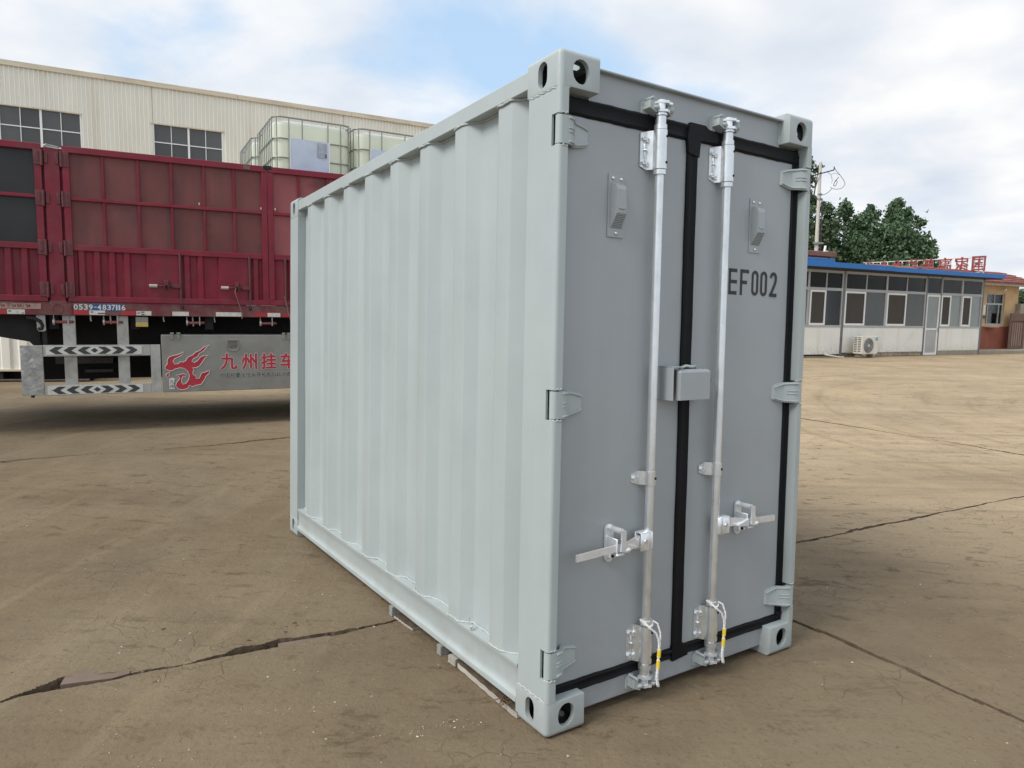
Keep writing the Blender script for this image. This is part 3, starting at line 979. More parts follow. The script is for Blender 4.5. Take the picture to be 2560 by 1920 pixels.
def rear_post(bx):
    mb = MB()
    X = (lambda x: W - x) if bx else (lambda x: x)
    mb.extrude([(X(.0015), L - .178), (X(.0015), L - .010), (X(.012), L - .001), (X(.09), L - .001), (X(.09), L - .01), (X(.050), L - .01), (X(.050), L - .178)], 2, CC, H - CC)
    return cpart('corner_post', mb, 'paint')


posts = [end_post(0), end_post(1)]
rear_post(0)
rear_post(1)

# rails
for bx in (0, 1):
    X = (lambda x: W - x) if bx else (lambda x: x)
    mb = MB()
    a, b = sorted((X(.003), X(.062)))
    mb.box(a, b, CA - .001, L - CA + .001, 2.131, 2.192, .003)
    cpart('top_side_rail', mb, 'paint')
    mb = MB()
    prof = [(.0045, .186), (.0035, .177), (.0065, .170), (.0105, .140), (.0115, .100), (.0105, .084), (.0060, .075), (-.0005, .070), (-.0018, .062), (-.001, .050), (.004, .047), (.058, .047), (.058, .186)]
    o_ = []
    ys = np.linspace(CA - .001, L - CA + .07, 40)
    n_ = len(prof)
    for i, y in enumerate(ys):
        d = .0012 * math.sin(y * 9.0) + .0008 * math.sin(y * 23)
        o_ += [(X(px + (d if .06 < pz < .17 else 0)), y, pz) for px, pz in prof]
    fs = [(i * n_ + k, i * n_ + (k + 1) % n_, (i + 1) * n_ + (k + 1) % n_, (i + 1) * n_ + k) for i in range(len(ys) - 1) for k in range(n_)]
    mb.add(o_, fs + [tuple(range(n_)), tuple((len(ys) - 1) * n_ + k for k in range(n_))[::-1]])
    cpart('bottom_side_rail', mb, 'paint', smooth=35)

# corrugated side walls
RIBS = [.374 + .3175 * k for k in range(8)]                # far edge of each outer flat
OUT, INN = .0075, .050


def corr_profile():
    p = [(.14, .030), (.180, .030)]
    for e in RIBS:
        if e > .5:
            p += [(e - .145, INN)]
        p += [(e - .140, INN), (e - .088, OUT), (e - .010, OUT), (e + .002, OUT + .004), (e + .048, INN)]
    p += [(RIBS[-1] + .10, INN), (L - .165, INN)]
    # keep y increasing
    q = [p[0]]
    for a in p[1:]:
        if a[0] > q[-1][0] + 1e-4:
            q.append(a)
    return q


CORR = corr_profile()


def corr_x(y):
    return float(np.interp(y, [p[0] for p in CORR], [p[1] for p in CORR]))


for bx in (0, 1):
    X = (lambda x: W - x) if bx else (lambda x: x)
    prof = []
    for i, (y, x) in enumerate(CORR):                       # soft bends: two extra points round each fold
        if 0 < i < len(CORR) - 1:
            for q in (-.0035, .0035):
                prof.append((y + q, .5 * corr_x(y + q) + .25 * (corr_x(y + q - .003) + corr_x(y + q + .003))))
        else:
            prof.append((y, x))
    prof = sorted(prof)
    zs = np.concatenate([[.184, .20], np.linspace(.30, 2.02, 9), [2.115, 2.133]])
    v = [(X(x + .0012 * math.sin(y * 7 + z * 3) + .0008 * math.sin(z * 6 + y)), y, z) for z in zs for y, x in prof]
    n_ = len(prof)
    f = [(j * n_ + i, j * n_ + i + 1, (j + 1) * n_ + i + 1, (j + 1) * n_ + i) for j in range(len(zs) - 1) for i in range(n_ - 1)]
    side = cpart('side_wall', MB().add(v, f), 'paint', smooth=12)
    if not bx:
        for zb, ya, yb in ((.1885, CA, L - .17), (2.128, CA, L - .17)):
            pts = []
            for y in np.linspace(ya, yb, 420):
                pts.append((corr_x(y) - .0025, y, zb + .0012 * math.sin(y * 71) + .0008 * math.sin(y * 163) + .001 * math.sin(y * 13)))
            mb = MB()
            mb.tube(pts, lambda t: .0042 + .0007 * abs(math.sin(t * 211)), 6)
            cpart('weld_bead', mb, 'weld', side, smooth=70)
mb = MB()
mb.cyl((.010, .502, .188), (.010, .502, .202), .006, 8)
mb.tube([(.012, .502, .198), (.008, .506, .205), (.006, .512, .218), (.0065, .513, .236)], .0035, 8)
cpart('bent_stud', mb, 'galv', smooth=40)
# roof, rear, floor
mb = MB()
xs = np.linspace(.06, W - .06, 3)
ry = [CA - .12 + .1 * k for k in range(28)]
v = []
for i, y in enumerate(ry):
    for x in xs:
        v.append((x, min(y, L - .06), 2.178 + (.012 if (i // 2) % 2 else 0)))
f = [(i * 3 + k, i * 3 + k + 1, (i + 1) * 3 + k + 1, (i + 1) * 3 + k) for i in range(len(ry) - 1) for k in range(2)]
cpart('roof', mb.add(v, f), 'paint')
mb = MB()
mb.box(.09, W - .09, L - .045, L - .020, CC, H - .10)
mb.box(CB_, W - CB_, L - .06, L - .004, 2.10, 2.19, .003)
mb.box(CB_, W - CB_, L - .06, L - .004, .03, .12, .003)
cpart('rear_wall', mb, 'paint')
cpart('floor', MB().box(.06, W - .06, .10, L - .06, .10, .15), 'block')
for k in range(9):
    yk = .35 + .29 * k
    cpart('cross_member', MB().box(.058, W - .058, yk, yk + .045, .05, .099), 'cast_grey')

# door end: header and sill
mb = MB()
mb.box(CB_ - .004, W - CB_ + .004, .050, .075, 2.060, 2.186)
mb.box(CB_ - .004, W - CB_ + .004, .030, .110, 2.1865, 2.1935, .0015)
mb.box(.037, CB_, .064, .09, 2.03, H - CC)
mb.box(W - CB_, W - .037, .064, .09, 2.03, H - CC)
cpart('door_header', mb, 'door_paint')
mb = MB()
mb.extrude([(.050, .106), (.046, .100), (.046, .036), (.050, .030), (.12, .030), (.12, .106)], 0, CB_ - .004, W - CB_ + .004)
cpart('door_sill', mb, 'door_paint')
for x0 in (CB_, W - CB_):
    mb = MB()
    zz_ = np.linspace(.030, .106, 12)
    mb.tube([(x0, .049, z) for z in zz_], lambda t: .004 + .0016 * math.sin(t * 40), 6)
    cpart('weld_bead', mb, 'weld', smooth=60)
    mb = MB()
    zz_ = np.linspace(2.10, 2.18, 12)
    mb.tube([(x0, .049, z) for z in zz_], lambda t: .004 + .0016 * math.sin(t * 40), 6)
    cpart('weld_bead', mb, 'weld', smooth=60)

# doors
def door_panel(x0, x1):
    nx, nz = 14, 40
    xs_, zs_ = np.linspace(x0, x1, nx), np.linspace(.132, 2.045, nz)
    v, f = [], []
    for z in zs_:
        for x in xs_:
            e = min(1, min(x - x0, x1 - x) / .08)
            v.append((x, .0455 + e * (.0011 * math.sin(x * 9 + z * 2.1) + .0008 * math.sin(z * 5.3 - x * 4)), z))
    for j in range(nz - 1):
        for i in range(nx - 1):
            f.append((j * nx + i, j * nx + i + 1, (j + 1) * nx + i + 1, (j + 1) * nx + i))
    mb = MB().add(v, f)
    mb.box(x0, x1, .049, .095, .132, 2.045)
    return mb


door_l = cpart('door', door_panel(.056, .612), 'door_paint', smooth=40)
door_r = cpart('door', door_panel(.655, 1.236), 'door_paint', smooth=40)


def seal_strip(mb, a, b, wdt, vertical, y=.044):
    """rubber strip with two soft ridges, slightly uneven."""
    prof = [(-.5, .012), (-.5, .002), (-.36, -.004), (-.22, -.001), (0, .001), (.2, -.001), (.36, -.005), (.5, .001), (.5, .012)]
    ts = np.linspace(0, 1, 30)
    v = []
    for t in ts:
        p = [a[0] + (b[0] - a[0]) * t, a[1] + (b[1] - a[1]) * t]
        jit = .0006 * math.sin(t * 23 + a[0] * 9) + .0005 * math.sin(t * 61)
        for u, d in prof:
            if vertical:
                v.append((p[0] + u * wdt + jit, y + d, p[1]))
            else:
                v.append((p[0], y + d, p[1] + u * wdt + jit))
    n_ = len(prof)
    f = [(i * n_ + k, i * n_ + k + 1, (i + 1) * n_ + k + 1, (i + 1) * n_ + k) for i in range(len(ts) - 1) for k in range(n_ - 1)]
    mb.add(v, f)


mb = MB()
seal_strip(mb, (.052, 2.0575), (.612, 2.060), .058, False, .040)
seal_strip(mb, (.052, .126), (.612, .128), .042, False, .040)
seal_strip(mb, (.053, .11), (.053, 2.07), .026, True, .046)
cpart('rubber_gasket', mb, 'rubber', door_l, smooth=50)
mb = MB()
seal_strip(mb, (.640, 2.060), (1.25, 2.0585), .054, False, .040)
seal_strip(mb, (.640, .129), (1.25, .127), .042, False, .040)
seal_strip(mb, (1.243, .11), (1.243, 2.07), .040, True, .042)
seal_strip(mb, (.634, .105), (.634, 2.082), .052, True, .036)
mb.extrude([(.607, 1.985), (.600, 2.045), (.612, 2.094), (.690, 2.094), (.715, 2.078), (.76, 2.076), (.76, 2.040), (.668, 2.036), (.662, 1.975)], 1, .030, .044)
mb.extrude([(.610, .098), (.606, .108), (.606, .16), (.662, .16), (.690, .143), (.690, .106)], 1, .034, .044)
mb.ball((1.245, .042, .150), .016, 8, 5, (1.3, .8, .7))
mb.ball((.585, .040, .138), .014, 8, 5, (2.0, .8, .7))
cpart('rubber_gasket', mb, 'rubber', door_r, smooth=50)


def hinge(bx, zc):
    X = (lambda x: W - x) if bx else (lambda x: x)
    h = HH - .005
    mb = MB()
    mb.cyl((X(.0175), .0165, zc - h), (X(.0175), .0165, zc + h), .0155, 16)
    st = [(.020, .000, h), (.040, .000, h), (.062, .006, h - .001), (.078, .024, h - .002), (.092, .033, h - .003), (.128, .036, h - .010), (.144, .037, h - .016), (.150, .046, h - .018)]
    v, f = [], []
    for x, y, hh in st:
        v += [(X(x), y, zc - hh), (X(x), y, zc + hh), (X(x), y + .012, zc + hh), (X(x), y + .012, zc - hh)]
    for i in range(len(st) - 1):
        a, b = i * 4, i * 4 + 4
        f += [(a + k, a + (k + 1) % 4, b + (k + 1) % 4, b + k) for k in range(4)]
    e = (len(st) - 1) * 4
    f += [(0, 1, 2, 3), (e, e + 1, e + 2, e + 3)]
    mb.add(v, f)
    for sg in (1, -1):                                       # raised ribs along the blade edges and one in the middle
        mb.tube([(X(x), y - .002, zc + sg * (hh - .007)) for x, y, hh in st[1:-1]], .0034, 6)
        mb.tube([(X(x), y - .001, zc + sg * .006) for x, y, hh in st[1:4]], .0022, 6)
    return mb


for zc in HZL:
    cpart('hinge', hinge(0, zc), 'paint', door_l, smooth=45)
for zc in HZR:
    cpart('hinge', hinge(1, zc), 'paint', door_r, smooth=45)
for bx, zs, x0 in ((0, HZL, .028), (1, HZR, W - .028)):     # weld lumps above and below each hinge notch
    for zc in zs:
        for sg in (-1, 1):
            mb = MB()
            zt = zc + sg * (HH + .001)
            xs_ = np.linspace(.004, .036, 9)
            mb.tube([((W - x) if bx else x, .0015 + .03 * max(0, 1 - x / .012), zt + .0025 * math.sin(x * 400 + sg)) for x in xs_], lambda t: .0032 + .0010 * math.sin(t * 17), 6)
            cpart('weld_bead', mb, 'weld', posts[bx], smooth=60)

# vents
def vent(x0, door):
    z0, z1 = 1.654, 1.866
    x1 = x0 + .070
    v = cpart('vent_cover', MB().box(x0, x1, .0415, .0445, z0, z1, .001), 'door_paint', door)
    mb = MB()
    a, b = x0 + .012, x1 - .010
    sec = [(.0415, 1.836), (.020, 1.826), (.015, 1.812), (.013, 1.735), (.014, 1.730)]
    vs = []
    for y, z in sec:
        k = .004 if y < .03 else 0
        vs += [(a + k, y, z), (b - k, y, z)]
    fs = [(2 * i, 2 * i + 1, 2 * i + 3, 2 * i + 2) for i in range(len(sec) - 1)]
    mb.add(vs, fs)
    lo_ = (.0415, 1.684)
    for xx, k in ((a, .004), (b, -.004)):
        mb.add([(xx, .0415, 1.836), (xx + k, .020, 1.826), (xx + k, .015, 1.812), (xx + k, .013, 1.735), (xx + k, .014, 1.730), (xx, *lo_)], [(0, 1, 2, 3, 4, 5)])
    mb.box(x0 + .022, x1 - .020, .0105, .0135, 1.745, 1.753, .001)
    place('hood', mb.mesh('hood', [M['door_paint']], SK), v)
    mb = MB().add([(a + .003, .0142, 1.7302), (b - .003, .0142, 1.7302), (b - .001, .0413, 1.6842), (a + .001, .0413, 1.6842)], [(0, 1, 2, 3)])
    place('vent_mesh', mb.mesh('vent_mesh', [M['vent_mesh']], SK), v)
    return v


for x0, d in ((.243, door_l), (.968, door_r)):
    vent(x0, box_e).name = 'vent_cover'
    for sx, sz in ((x0 + .019, 1.851), (x0 + .054, 1.850), (x0 + .036, 1.668)):
        mb = MB()
        mb.ball((sx, .0405, sz), .0062, 10, 6, (1, .8, 1))
        cpart('screw', mb, 'galv', smooth=50)

# number stencilled on the right-hand door
fn = lambda u, v_: (u, .0438 - .0004, v_)
zt, zb = 1.587, 1.486
SW = .0142
chars = []
mk = MB()
mk.ribbon([(.866, zb), (.866, zt)], SW, fn)
for zq in (zt - SW / 2, (zt + zb) / 2, zb + SW / 2):
    mk.ribbon([(.868, zq), (.908, zq)], SW, fn)
chars.append(mk)
mk = MB()
mk.ribbon([(.933, zb), (.933, zt)], SW, fn)
mk.ribbon([(.935, zt - SW / 2), (.978, zt - SW / 2)], SW, fn)
mk.ribbon([(.935, (zt + zb) / 2), (.968, (zt + zb) / 2)], SW, fn)
chars.append(mk)
for xc in (1.016, 1.070):
    mk = MB()
    loop = stadium(xc, (zt + zb) / 2, .040 - SW * .75, zt - zb - SW, 10)
    mk.ribbon(loop + [loop[0], loop[1]], SW * .86, fn)
    chars.append(mk)
mk = MB()
r_ = .0155
xc = 1.131
arc = [(xc - r_ * math.cos(a), zt - SW / 2 - r_ + r_ * math.sin(a)) for a in np.linspace(-.15, PI, 10)] + [(xc + r_ * .96, zt - .036), (xc + r_ * .5, zt - .053), (xc - r_ * .9, zb + SW * .7)]
mk.ribbon(arc, SW * .9, fn)
mk.ribbon([(xc - r_ - SW / 2, zb + SW / 2), (xc + r_ + SW * .5, zb + SW / 2)], SW, fn)
chars.append(mk)
for mk in chars:
    cpart('stencil_character', mk, 'black_print', door_r)

# lock rods
def lock_rod(x, side, zt=2.10):
    """side -1: handle to the left, +1: handle to the right."""
    y = .012
    mb = MB()
    mb.cyl((x, y, .120), (x, y, 2.072), .0162, 20)
    for za, zb_, rr in ((1.880, 1.896, .0225), (2.033, 2.049, .0225), (.286, .302, .0225), (.126, .142, .0235)):
        mb.cyl((x, y, za), (x, y, zb_), rr, 20)
    mb.cyl((x, y, 2.049), (x, y, 2.078), .0185, 20)
    mb.cyl((x, y, 2.080), (x, y, 2.088), .0215, 16)
    mb.cyl((x, y, .104), (x, y, .126), .0185, 20)
    rod = cpart('lock_rod', mb, 'galv', smooth=40)

    def sub(name, m_, mk, sm=45):
        return place(name, mk.mesh(name, [M[m_]], SK, sm), rod)
    # guide brackets: a flange bolted to the door and a sleeve round the rod
    for z0, z1, big in ((1.898, 2.031, 1), (.150, .283, 1), (.793, .842, 0)):
        mk = MB()
        rr = .0245 if big else .0195
        sl = []
        for a in np.linspace(-.25 * PI, 1.12 * PI, 16):
            sl.append((x - rr * math.cos(a) * (1 if side else 1), y - rr * math.sin(a)))
        outer = [(x - .064, .0415), (x - .034, .0415)] + [(x - rr * math.cos(a), y - rr * math.sin(a)) for a in np.linspace(-.15 * PI, 1.15 * PI, 16)]
        inner = [(px + .0035 * (1 if i > 1 else 0), py + .004) for i, (px, py) in enumerate(outer)]
        inner = [(x - .064, .0445), (x - .032, .0445)] + [(x - (rr - .0035) * math.cos(a), y - (rr - .0035) * math.sin(a)) for a in np.linspace(-.15 * PI, 1.15 * PI, 16)]
        zc = (z0 + z1) / 2
        nh = 9
        ov = []
        m_ = len(outer)
        for ring in (outer, inner):
            for i, p in enumerate(ring):
                sh = .010 * (1 if i == 0 else 0)
                ov.append((p[0], p[1], z0 + sh))
                ov.append((p[0], p[1], z1 - sh))
        fs = []
        for i in range(m_ - 1):
            a, b = 2 * i, 2 * i + 2
            fs.append((a, b, b + 1, a + 1))
            c, d = 2 * m_ + 2 * i, 2 * m_ + 2 * i + 2
            fs.append((c + 1, d + 1, d, c))
            fs.append((a, c, d, b))
            fs.append((a + 1, b + 1, d + 1, c + 1))
        fs.append((0, 1, 2 * m_ + 1, 2 * m_))
        fs.append((2 * m_ - 2, 4 * m_ - 2, 4 * m_ - 1, 2 * m_ - 1))
        mk.add(ov, fs)
        br = sub('guide_bracket', 'galv', mk, 35)
        bolts = [(x - .052, zc + .040), (x - .052, zc - .042), (x - .036, zc + .034), (x - .036, zc - .048)] if big else [(x - .050, zc)]
        for bx_, bz_ in bolts:
            mk = MB()
            mk.cyl((bx_, .0415, bz_), (bx_, .0325, bz_), .0088, 6)
            mk.cyl((bx_, .0335, bz_), (bx_, .0325, bz_), .005, 6)
            sub('bolt', 'zinc', mk)
        for hz in ((z0 + .022, z1 - .022) if big else (zc,)):
            mk = MB()
            a = .62 * PI
            mk.ball((x - rr * math.cos(a) * .99, y - rr * math.sin(a) * .99, hz), .0050, 8, 5)
            sub('rivet_hole', 'dark_hole', mk)
        if big:
            mk = MB()
            mk.box(x - .0475, x - .0405, .0385, .0415, z0 + .03, z1 - .03, .001)
            mk.ball((x - .044, .0385, zc), .0062, 8, 5)
            sub('bracket_rib', 'galv', mk)
    # cams and keepers, top and bottom
    for zc, up_ in ((2.112, 1), (.078, -1)):
        mk = MB()
        mk.cyl((x, y, zc - .024 * up_), (x, y, zc + .022 * up_), .0145, 12)
        mk.extrude([(x - .026, .020), (x - .020, -.004), (x + .004, -.016), (x + .024, -.006), (x + .027, .018), (x + .004, .034)], 2, zc - .022 * up_, zc - .013 * up_)
        mk.extrude([(x - .020, .026), (x - .012, .000), (x + .014, -.012), (x + .030, .010), (x + .010, .036)], 2, zc + .010 * up_, zc + .019 * up_)
        mk.cyl((x + .024, .000, zc + .012 * up_), (x + .037, -.004, zc + .012 * up_), .005, 8)
        sub('cam', 'zinc', mk)
        kp = MB()
        yb = .050 if up_ > 0 else .047
        kp.extrude([(x - .062, zc - .026), (x - .064, zc + .012), (x - .048, zc + .030), (x - .030, zc + .026), (x - .030, zc - .020), (x - .046, zc - .030)], 1, yb - .010, yb)
        kp.extrude([(x - .058, zc - .012), (x - .056, zc + .014), (x - .040, zc + .014), (x - .036, zc - .004), (x - .022, zc - .014), (x - .028, zc - .024)], 1, yb - .044, yb - .004)
        kp.ball((x - .027, yb - .040, zc - .008), .0125, 8, 6, (1.3, 1, .8))
        kp.extrude([(x + .026, zc - .020), (x + .026, zc + .010), (x + .034, zc + .026), (x + .044, zc + .022), (x + .050, zc - .002), (x + .042, zc - .026)], 1, yb - .046, yb)
        kp.ball((x + .041, yb - .044, zc - .006), .0125, 8, 6, (1.1, .9, 1.2))
        kp.cyl((x - .046, yb - .05, zc + .022), (x - .046, yb - .005, zc + .022), .0055, 8)
        sub('keeper', 'cast_grey', kp)
    # handle: hinge block on the rod, lever, catch and hub
    zh = .600
    s_ = side
    mk = MB()
    xa, xb = sorted((x + s_ * .010, x + s_ * .058))
    mk.box(xa, xb, -.012, -.008, zh - .034, zh + .030, .0015)
    mk.box(xa, xb, .018, .022, zh - .034, zh + .030, .0015)
    mk.box(xa, xb, -.012, .022, zh + .028, zh + .032, .001)
    mk.box(min(x, x + s_ * .020), max(x, x + s_ * .020), -.012, .022, zh - .034, zh + .030, .002)
    hb = sub('handle_bracket', 'zinc', mk)
    mk = MB()
    mk.cyl((x + s_ * .036, -.018, zh), (x + s_ * .036, .026, zh), .0078, 12)
    sub('pivot_pin', 'galv', mk)
    path = [(x + s_ * .030, .004, zh + .002), (x + s_ * .075, -.006, zh + .006), (x + s_ * .110, -.018, zh + .004), (x + s_ * .150, -.020, zh + .000), (x + s_ * .200, -.012, zh - .004), (x + s_ * .262, -.006, zh - .010), (x + s_ * .338, -.004, zh - .014)]
    hts = [.017, .016, .015, .011, .011, .012, .0115]
    v, f = [], []
    for (px, py, pz), hh in zip(path, hts):
        v += [(px, py - .004, pz - hh), (px, py - .004, pz + hh), (px, py + .004, pz + hh), (px, py + .004, pz - hh)]
    for i in range(len(path) - 1):
        a, b = 4 * i, 4 * i + 4
        f += [(a + k, a + (k + 1) % 4, b + (k + 1) % 4, b + k) for k in range(4)]
    f += [(0, 3, 2, 1), (24, 25, 26, 27)]
    mk = MB().add(v, f)
    mk.extrude([(x + s_ * .085, zh - .006), (x + s_ * .150, zh - .016), (x + s_ * .150, zh + .012)], 1, -.030, -.018)
    sub('handle', 'zinc', mk, 20)
    xh = x + s_ * .163
    mk = MB()
    mk.extrude(stadium(xh, zh + .003, .036, .134, 8), 1, .0335, .0425)
    mk.box(xh - .016, xh + .016, -.028, .036, zh - .027, zh - .021, .001)
    mk.box(xh - .017, xh + .017, .010, .036, zh - .045, zh - .021, .002)
    mk.box(xh - .016, xh - .010, -.022, .036, zh - .024, zh + .030, .001)
    mk.extrude([(xh - .006, zh + .062), (xh + .014, zh + .060), (xh + .014, zh + .026), (xh + .026, zh + .008), (xh + .022, zh - .018), (xh - .008, zh - .010), (xh - .004, zh + .024)], 1, -.036, -.029)
    mk.cyl((xh + .004, .036, zh + .056), (xh + .004, -.026, zh + .056), .010, 12)
    mk.ball((xh + .024 * 1, -.032, zh - .010), .012, 8, 6, (1.2, .7, .9))
    hub = sub('handle_catch', 'zinc', mk, 35)
    mk = MB()
    mk.box(xh - .010, xh - .001, .006, .0105, zh - .041, zh - .030)
    sub('catch_hole', 'dark_hole', mk)
    for bz_ in (zh + .058, zh - .050):
        mk = MB()
        mk.cyl((xh, .034, bz_), (xh, .027, bz_), .0085, 6)
        sub('bolt', 'zinc', mk)
    return rod


X1, X2 = .445, .791
lock_rod(X1, -1)
lock_rod(X2, 1)

# padlock box over the middle seal
mb = MB()
mb.box(.500, .5045, -.030, .045, 1.092, 1.214, .0015)
mb.tube([(.503, .044, 1.100), (.503, .044, 1.205)], .004, 6)
mb.box(.500, .560, -.028, .044, 1.2095, 1.2135, .001)
guard = cpart('lock_box_guard', mb, 'door_paint', door_l)
mb = MB()
r_ = .008
outer = [(.527, -.020), (.530, -.026), (.536, -.032), (.688, -.032), (.694, -.026), (.694, .043)]
v, f = [], []
zs_ = [(1.093, 0.0), (1.192, 0.0), (1.199, .003), (1.202, .010)]
for z, ins in zs_:
    for px, py in outer:
        v.append((px + (ins if px < .6 else -ins) * .6, py + (ins if py < 0 else 0), z))
n_ = len(outer)
for j in range(3):
    f += [(j * n_ + i, j * n_ + i + 1, (j + 1) * n_ + i + 1, (j + 1) * n_ + i) for i in range(n_ - 1)]
v += [(.560, .043, 1.202), (.694, .043, 1.202)]
f.append((3 * n_ + 0, 3 * n_ + 1, 3 * n_ + 2, 3 * n_ + 3, 3 * n_ + 4, 3 * n_ + 5, len(v) - 2))
mb.add(v, f)
cpart('lock_box', mb, 'door_paint', door_r)
mb = MB()
mb.tube([(.60, .030, 1.206), (.615, .020, 1.214), (.640, .012, 1.210), (.665, .025, 1.212), (.690, .04, 1.207)], .0055, 7)
cpart('weld_bead', mb, 'weld', door_r, smooth=60)
mb = MB()
mb.tube([(.702, .043, 1.136), (.704, .010, 1.134), (.710, -.004, 1.142), (.718, -.012, 1.156), (.722, -.014, 1.166)], .0042, 8)
cpart('small_hook', mb, 'door_paint', door_r, smooth=50)

# rope seals hanging on the rods
def rope_seal(x, label):
    e = empty('rope_seal', label, 'rope seal', 'rope seals on the lock rods')
    e.rotation_mode = 'QUATERNION'
    e.matrix_world = CM
    y = .012

    def strand(path, r, tw, ph):
        P = [Vector(p) for p in path]
        out = []
        for i, p in enumerate(P):
            a = tw * i + ph
            out.append(p + Vector((r * math.cos(a), r * math.sin(a) * .6, r * math.sin(a) * .4)))
        return out

    def lerp_path(keys, n):
        t = np.linspace(0, len(keys) - 1, n)
        k = np.array(keys)
        return [tuple(np.interp(q, range(len(keys)), k[:, c]) for c in range(3)) for q in t]
    loop = [(x - .022 * math.cos(a), y - .024 * math.sin(a), .302 - .016 * math.sin(a)) for a in np.linspace(-.3, PI + .3, 14)]
    hang = lerp_path([(x - .024, y - .004, .308), (x - .010, y - .028, .285), (x + .018, y - .034, .262), (x + .030, y - .036, .235), (x + .034, y - .036, .205)], 30)
    hang2 = lerp_path([(x + .020, y - .012, .300), (x + .034, y - .024, .290), (x + .040, y - .034, .255), (x + .034, y - .037, .205)], 26)
    low = lerp_path([(x + .034, y - .036, .212), (x + .031, y - .037, .165), (x + .028, y - .038, .130), (x + .027, y - .036, .100), (x + .031, y - .036, .072), (x + .036, y - .034, .064)], 60)
    mb = MB()
    for ph in (0, PI):
        mb.tube(strand(loop, .0018, .9, ph), .0026, 6)
        mb.tube(strand(hang, .0022, .8, ph), .0030, 6)
        mb.tube(strand(hang2, .0016, .8, ph), .0024, 6)
        mb.tube(strand(low, .0034, .62, ph), .0036, 6)
    place('cord', mb.mesh('cord', [M['rope']], SK, 60), e)
    for za, zb_ in ((.198, .172), (.160, .132)):
        mb = MB()
        def at(z):
            return (np.interp(-z, [-.212, -.165, -.130, -.1], [x + .034, x + .031, x + .028, x + .027]), y - .037, z)
        mb.tube([at(za), at((za + zb_) / 2), at(zb_)], .0068, 10)
        place('tape_band', mb.mesh('tape_band', [M['yellow']], SK, 40), e)
    return e


rope_seal(X1, 'white twisted cord with two yellow bands, tied to the left lock rod')
rope_seal(X2, 'white twisted cord with two yellow bands, tied to the right lock rod')

# timber under the container
def under(name, label, cat, x0, x1, y0, y1, h, m_, rot=0.0, jag=0.0, group=None):
    c = Vector(((x0 + x1) / 2, (y0 + y1) / 2, 0))
    p = cw(c.x, c.y, 0)
    mb = MB()
    n_ = 14
    sx, sy = (x1 - x0) / 2, (y1 - y0) / 2
    v, f = [], []
    for i in range(n_ + 1):
        t = -1 + 2 * i / n_
        j0 = jag * math.sin(i * 2.7 + y0 * 9) + jag * .6 * math.sin(i * 5.9)
        v += [(-sx + j0, sy * t, 0), (sx, sy * t, 0), (sx, sy * t, h), (-sx + j0, sy * t, h)]
    for i in range(n_):
        a, b = 4 * i, 4 * i + 4
        f += [(a + k, a + (k + 1) % 4, b + (k + 1) % 4, b + k) for k in range(4)]
    f += [(0, 1, 2, 3), (4 * n_, 4 * n_ + 3, 4 * n_ + 2, 4 * n_ + 1)]
    mb.add(v, f)
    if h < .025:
        mb.mi = [1 if (len(q) == 4 and q[1] - q[0] == 1 and k_ % 4 == 2 and k_ < 4 * n_) else 0 for k_, q in enumerate(f)]  # thin boards: top face in soil brown, painting in the shade under the rail
        o = place(name, mb.mesh(name, [M[m_], M['soil_and_shade']]))
    else:
        o = place(name, mb.mesh(name, [M[m_]]))
    o.rotation_mode = 'QUATERNION'
    q = (CM.to_3x3() @ Matrix.Rotation(rot, 3, 'Z')).to_4x4()
    q.translation = p
    o.matrix_world = q
    return tag(o, label, cat, group)


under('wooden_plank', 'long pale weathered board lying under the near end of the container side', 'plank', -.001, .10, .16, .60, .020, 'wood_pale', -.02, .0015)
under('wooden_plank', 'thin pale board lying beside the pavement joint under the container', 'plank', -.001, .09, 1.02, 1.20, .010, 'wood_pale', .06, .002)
under('timber_block', 'square grey block propping the container rail beside the pavement joint', 'block', -.008, .045, 1.212, 1.248, .044, 'block')
under('timber_block', 'small pale grey block propping the container rail, farther of the two near the pale board', 'block', -.004, .04, .728, .762, .038, 'block')
under('timber_block', 'small rough grey block touching the end of the long pale board', 'block', -.001, .04, .612, .665, .030, 'wood_pale', .1, .002)
tw = MB()
for k in range(16):
    a = random.uniform(0, PI)
    c0 = cw(random.uniform(-.018, .03), random.uniform(.18, .28), .024)
    d = Vector((math.cos(a), math.sin(a), random.uniform(-.1, .2))) * random.uniform(.01, .035)
    tw.tube([c0 - d, c0 + Vector((0, 0, .004)), c0 + d], .0012, 4)
tag(place('dry_twigs', tw.mesh('dry_twigs', [M['leaf_litter']])), 'small clump of dry brown twigs on the pale board by the near corner casting', 'twigs')

# ================================================================== litter on the ground
mb = MB()
frag = [(-1.735, 2.613), (-1.60, 2.618), (-1.50, 2.622), (-1.49, 2.598), (-1.535, 2.560), (-1.60, 2.540), (-1.705, 2.507), (-1.715, 2.54)]
zz0 = gz(-1.6, 2.57)
mb.extrude(frag, 2, zz0 - .035, zz0 - .004)
o = place('broken_concrete_piece', mb.mesh('broken_concrete_piece', [M['pink_concrete']]))
tag(o, 'flat pinkish slab of broken concrete sunk in the open joint at left', 'concrete fragment')
mb = MB()
plate_ = [(-1.00, 2.885), (-.90, 2.925), (-.80, 2.965), (-.775, 2.945), (-.86, 2.905), (-.985, 2.835)]
zz0 = gz(-.9, 2.9)
mb.extrude(plate_, 2, zz0 - .045, zz0 - .018)
tag(place('broken_concrete_piece', mb.mesh('broken_concrete_piece', [M['pink_concrete']])), 'narrow broken concrete piece sunk in the widest part of the joint, nearest the container', 'concrete fragment')


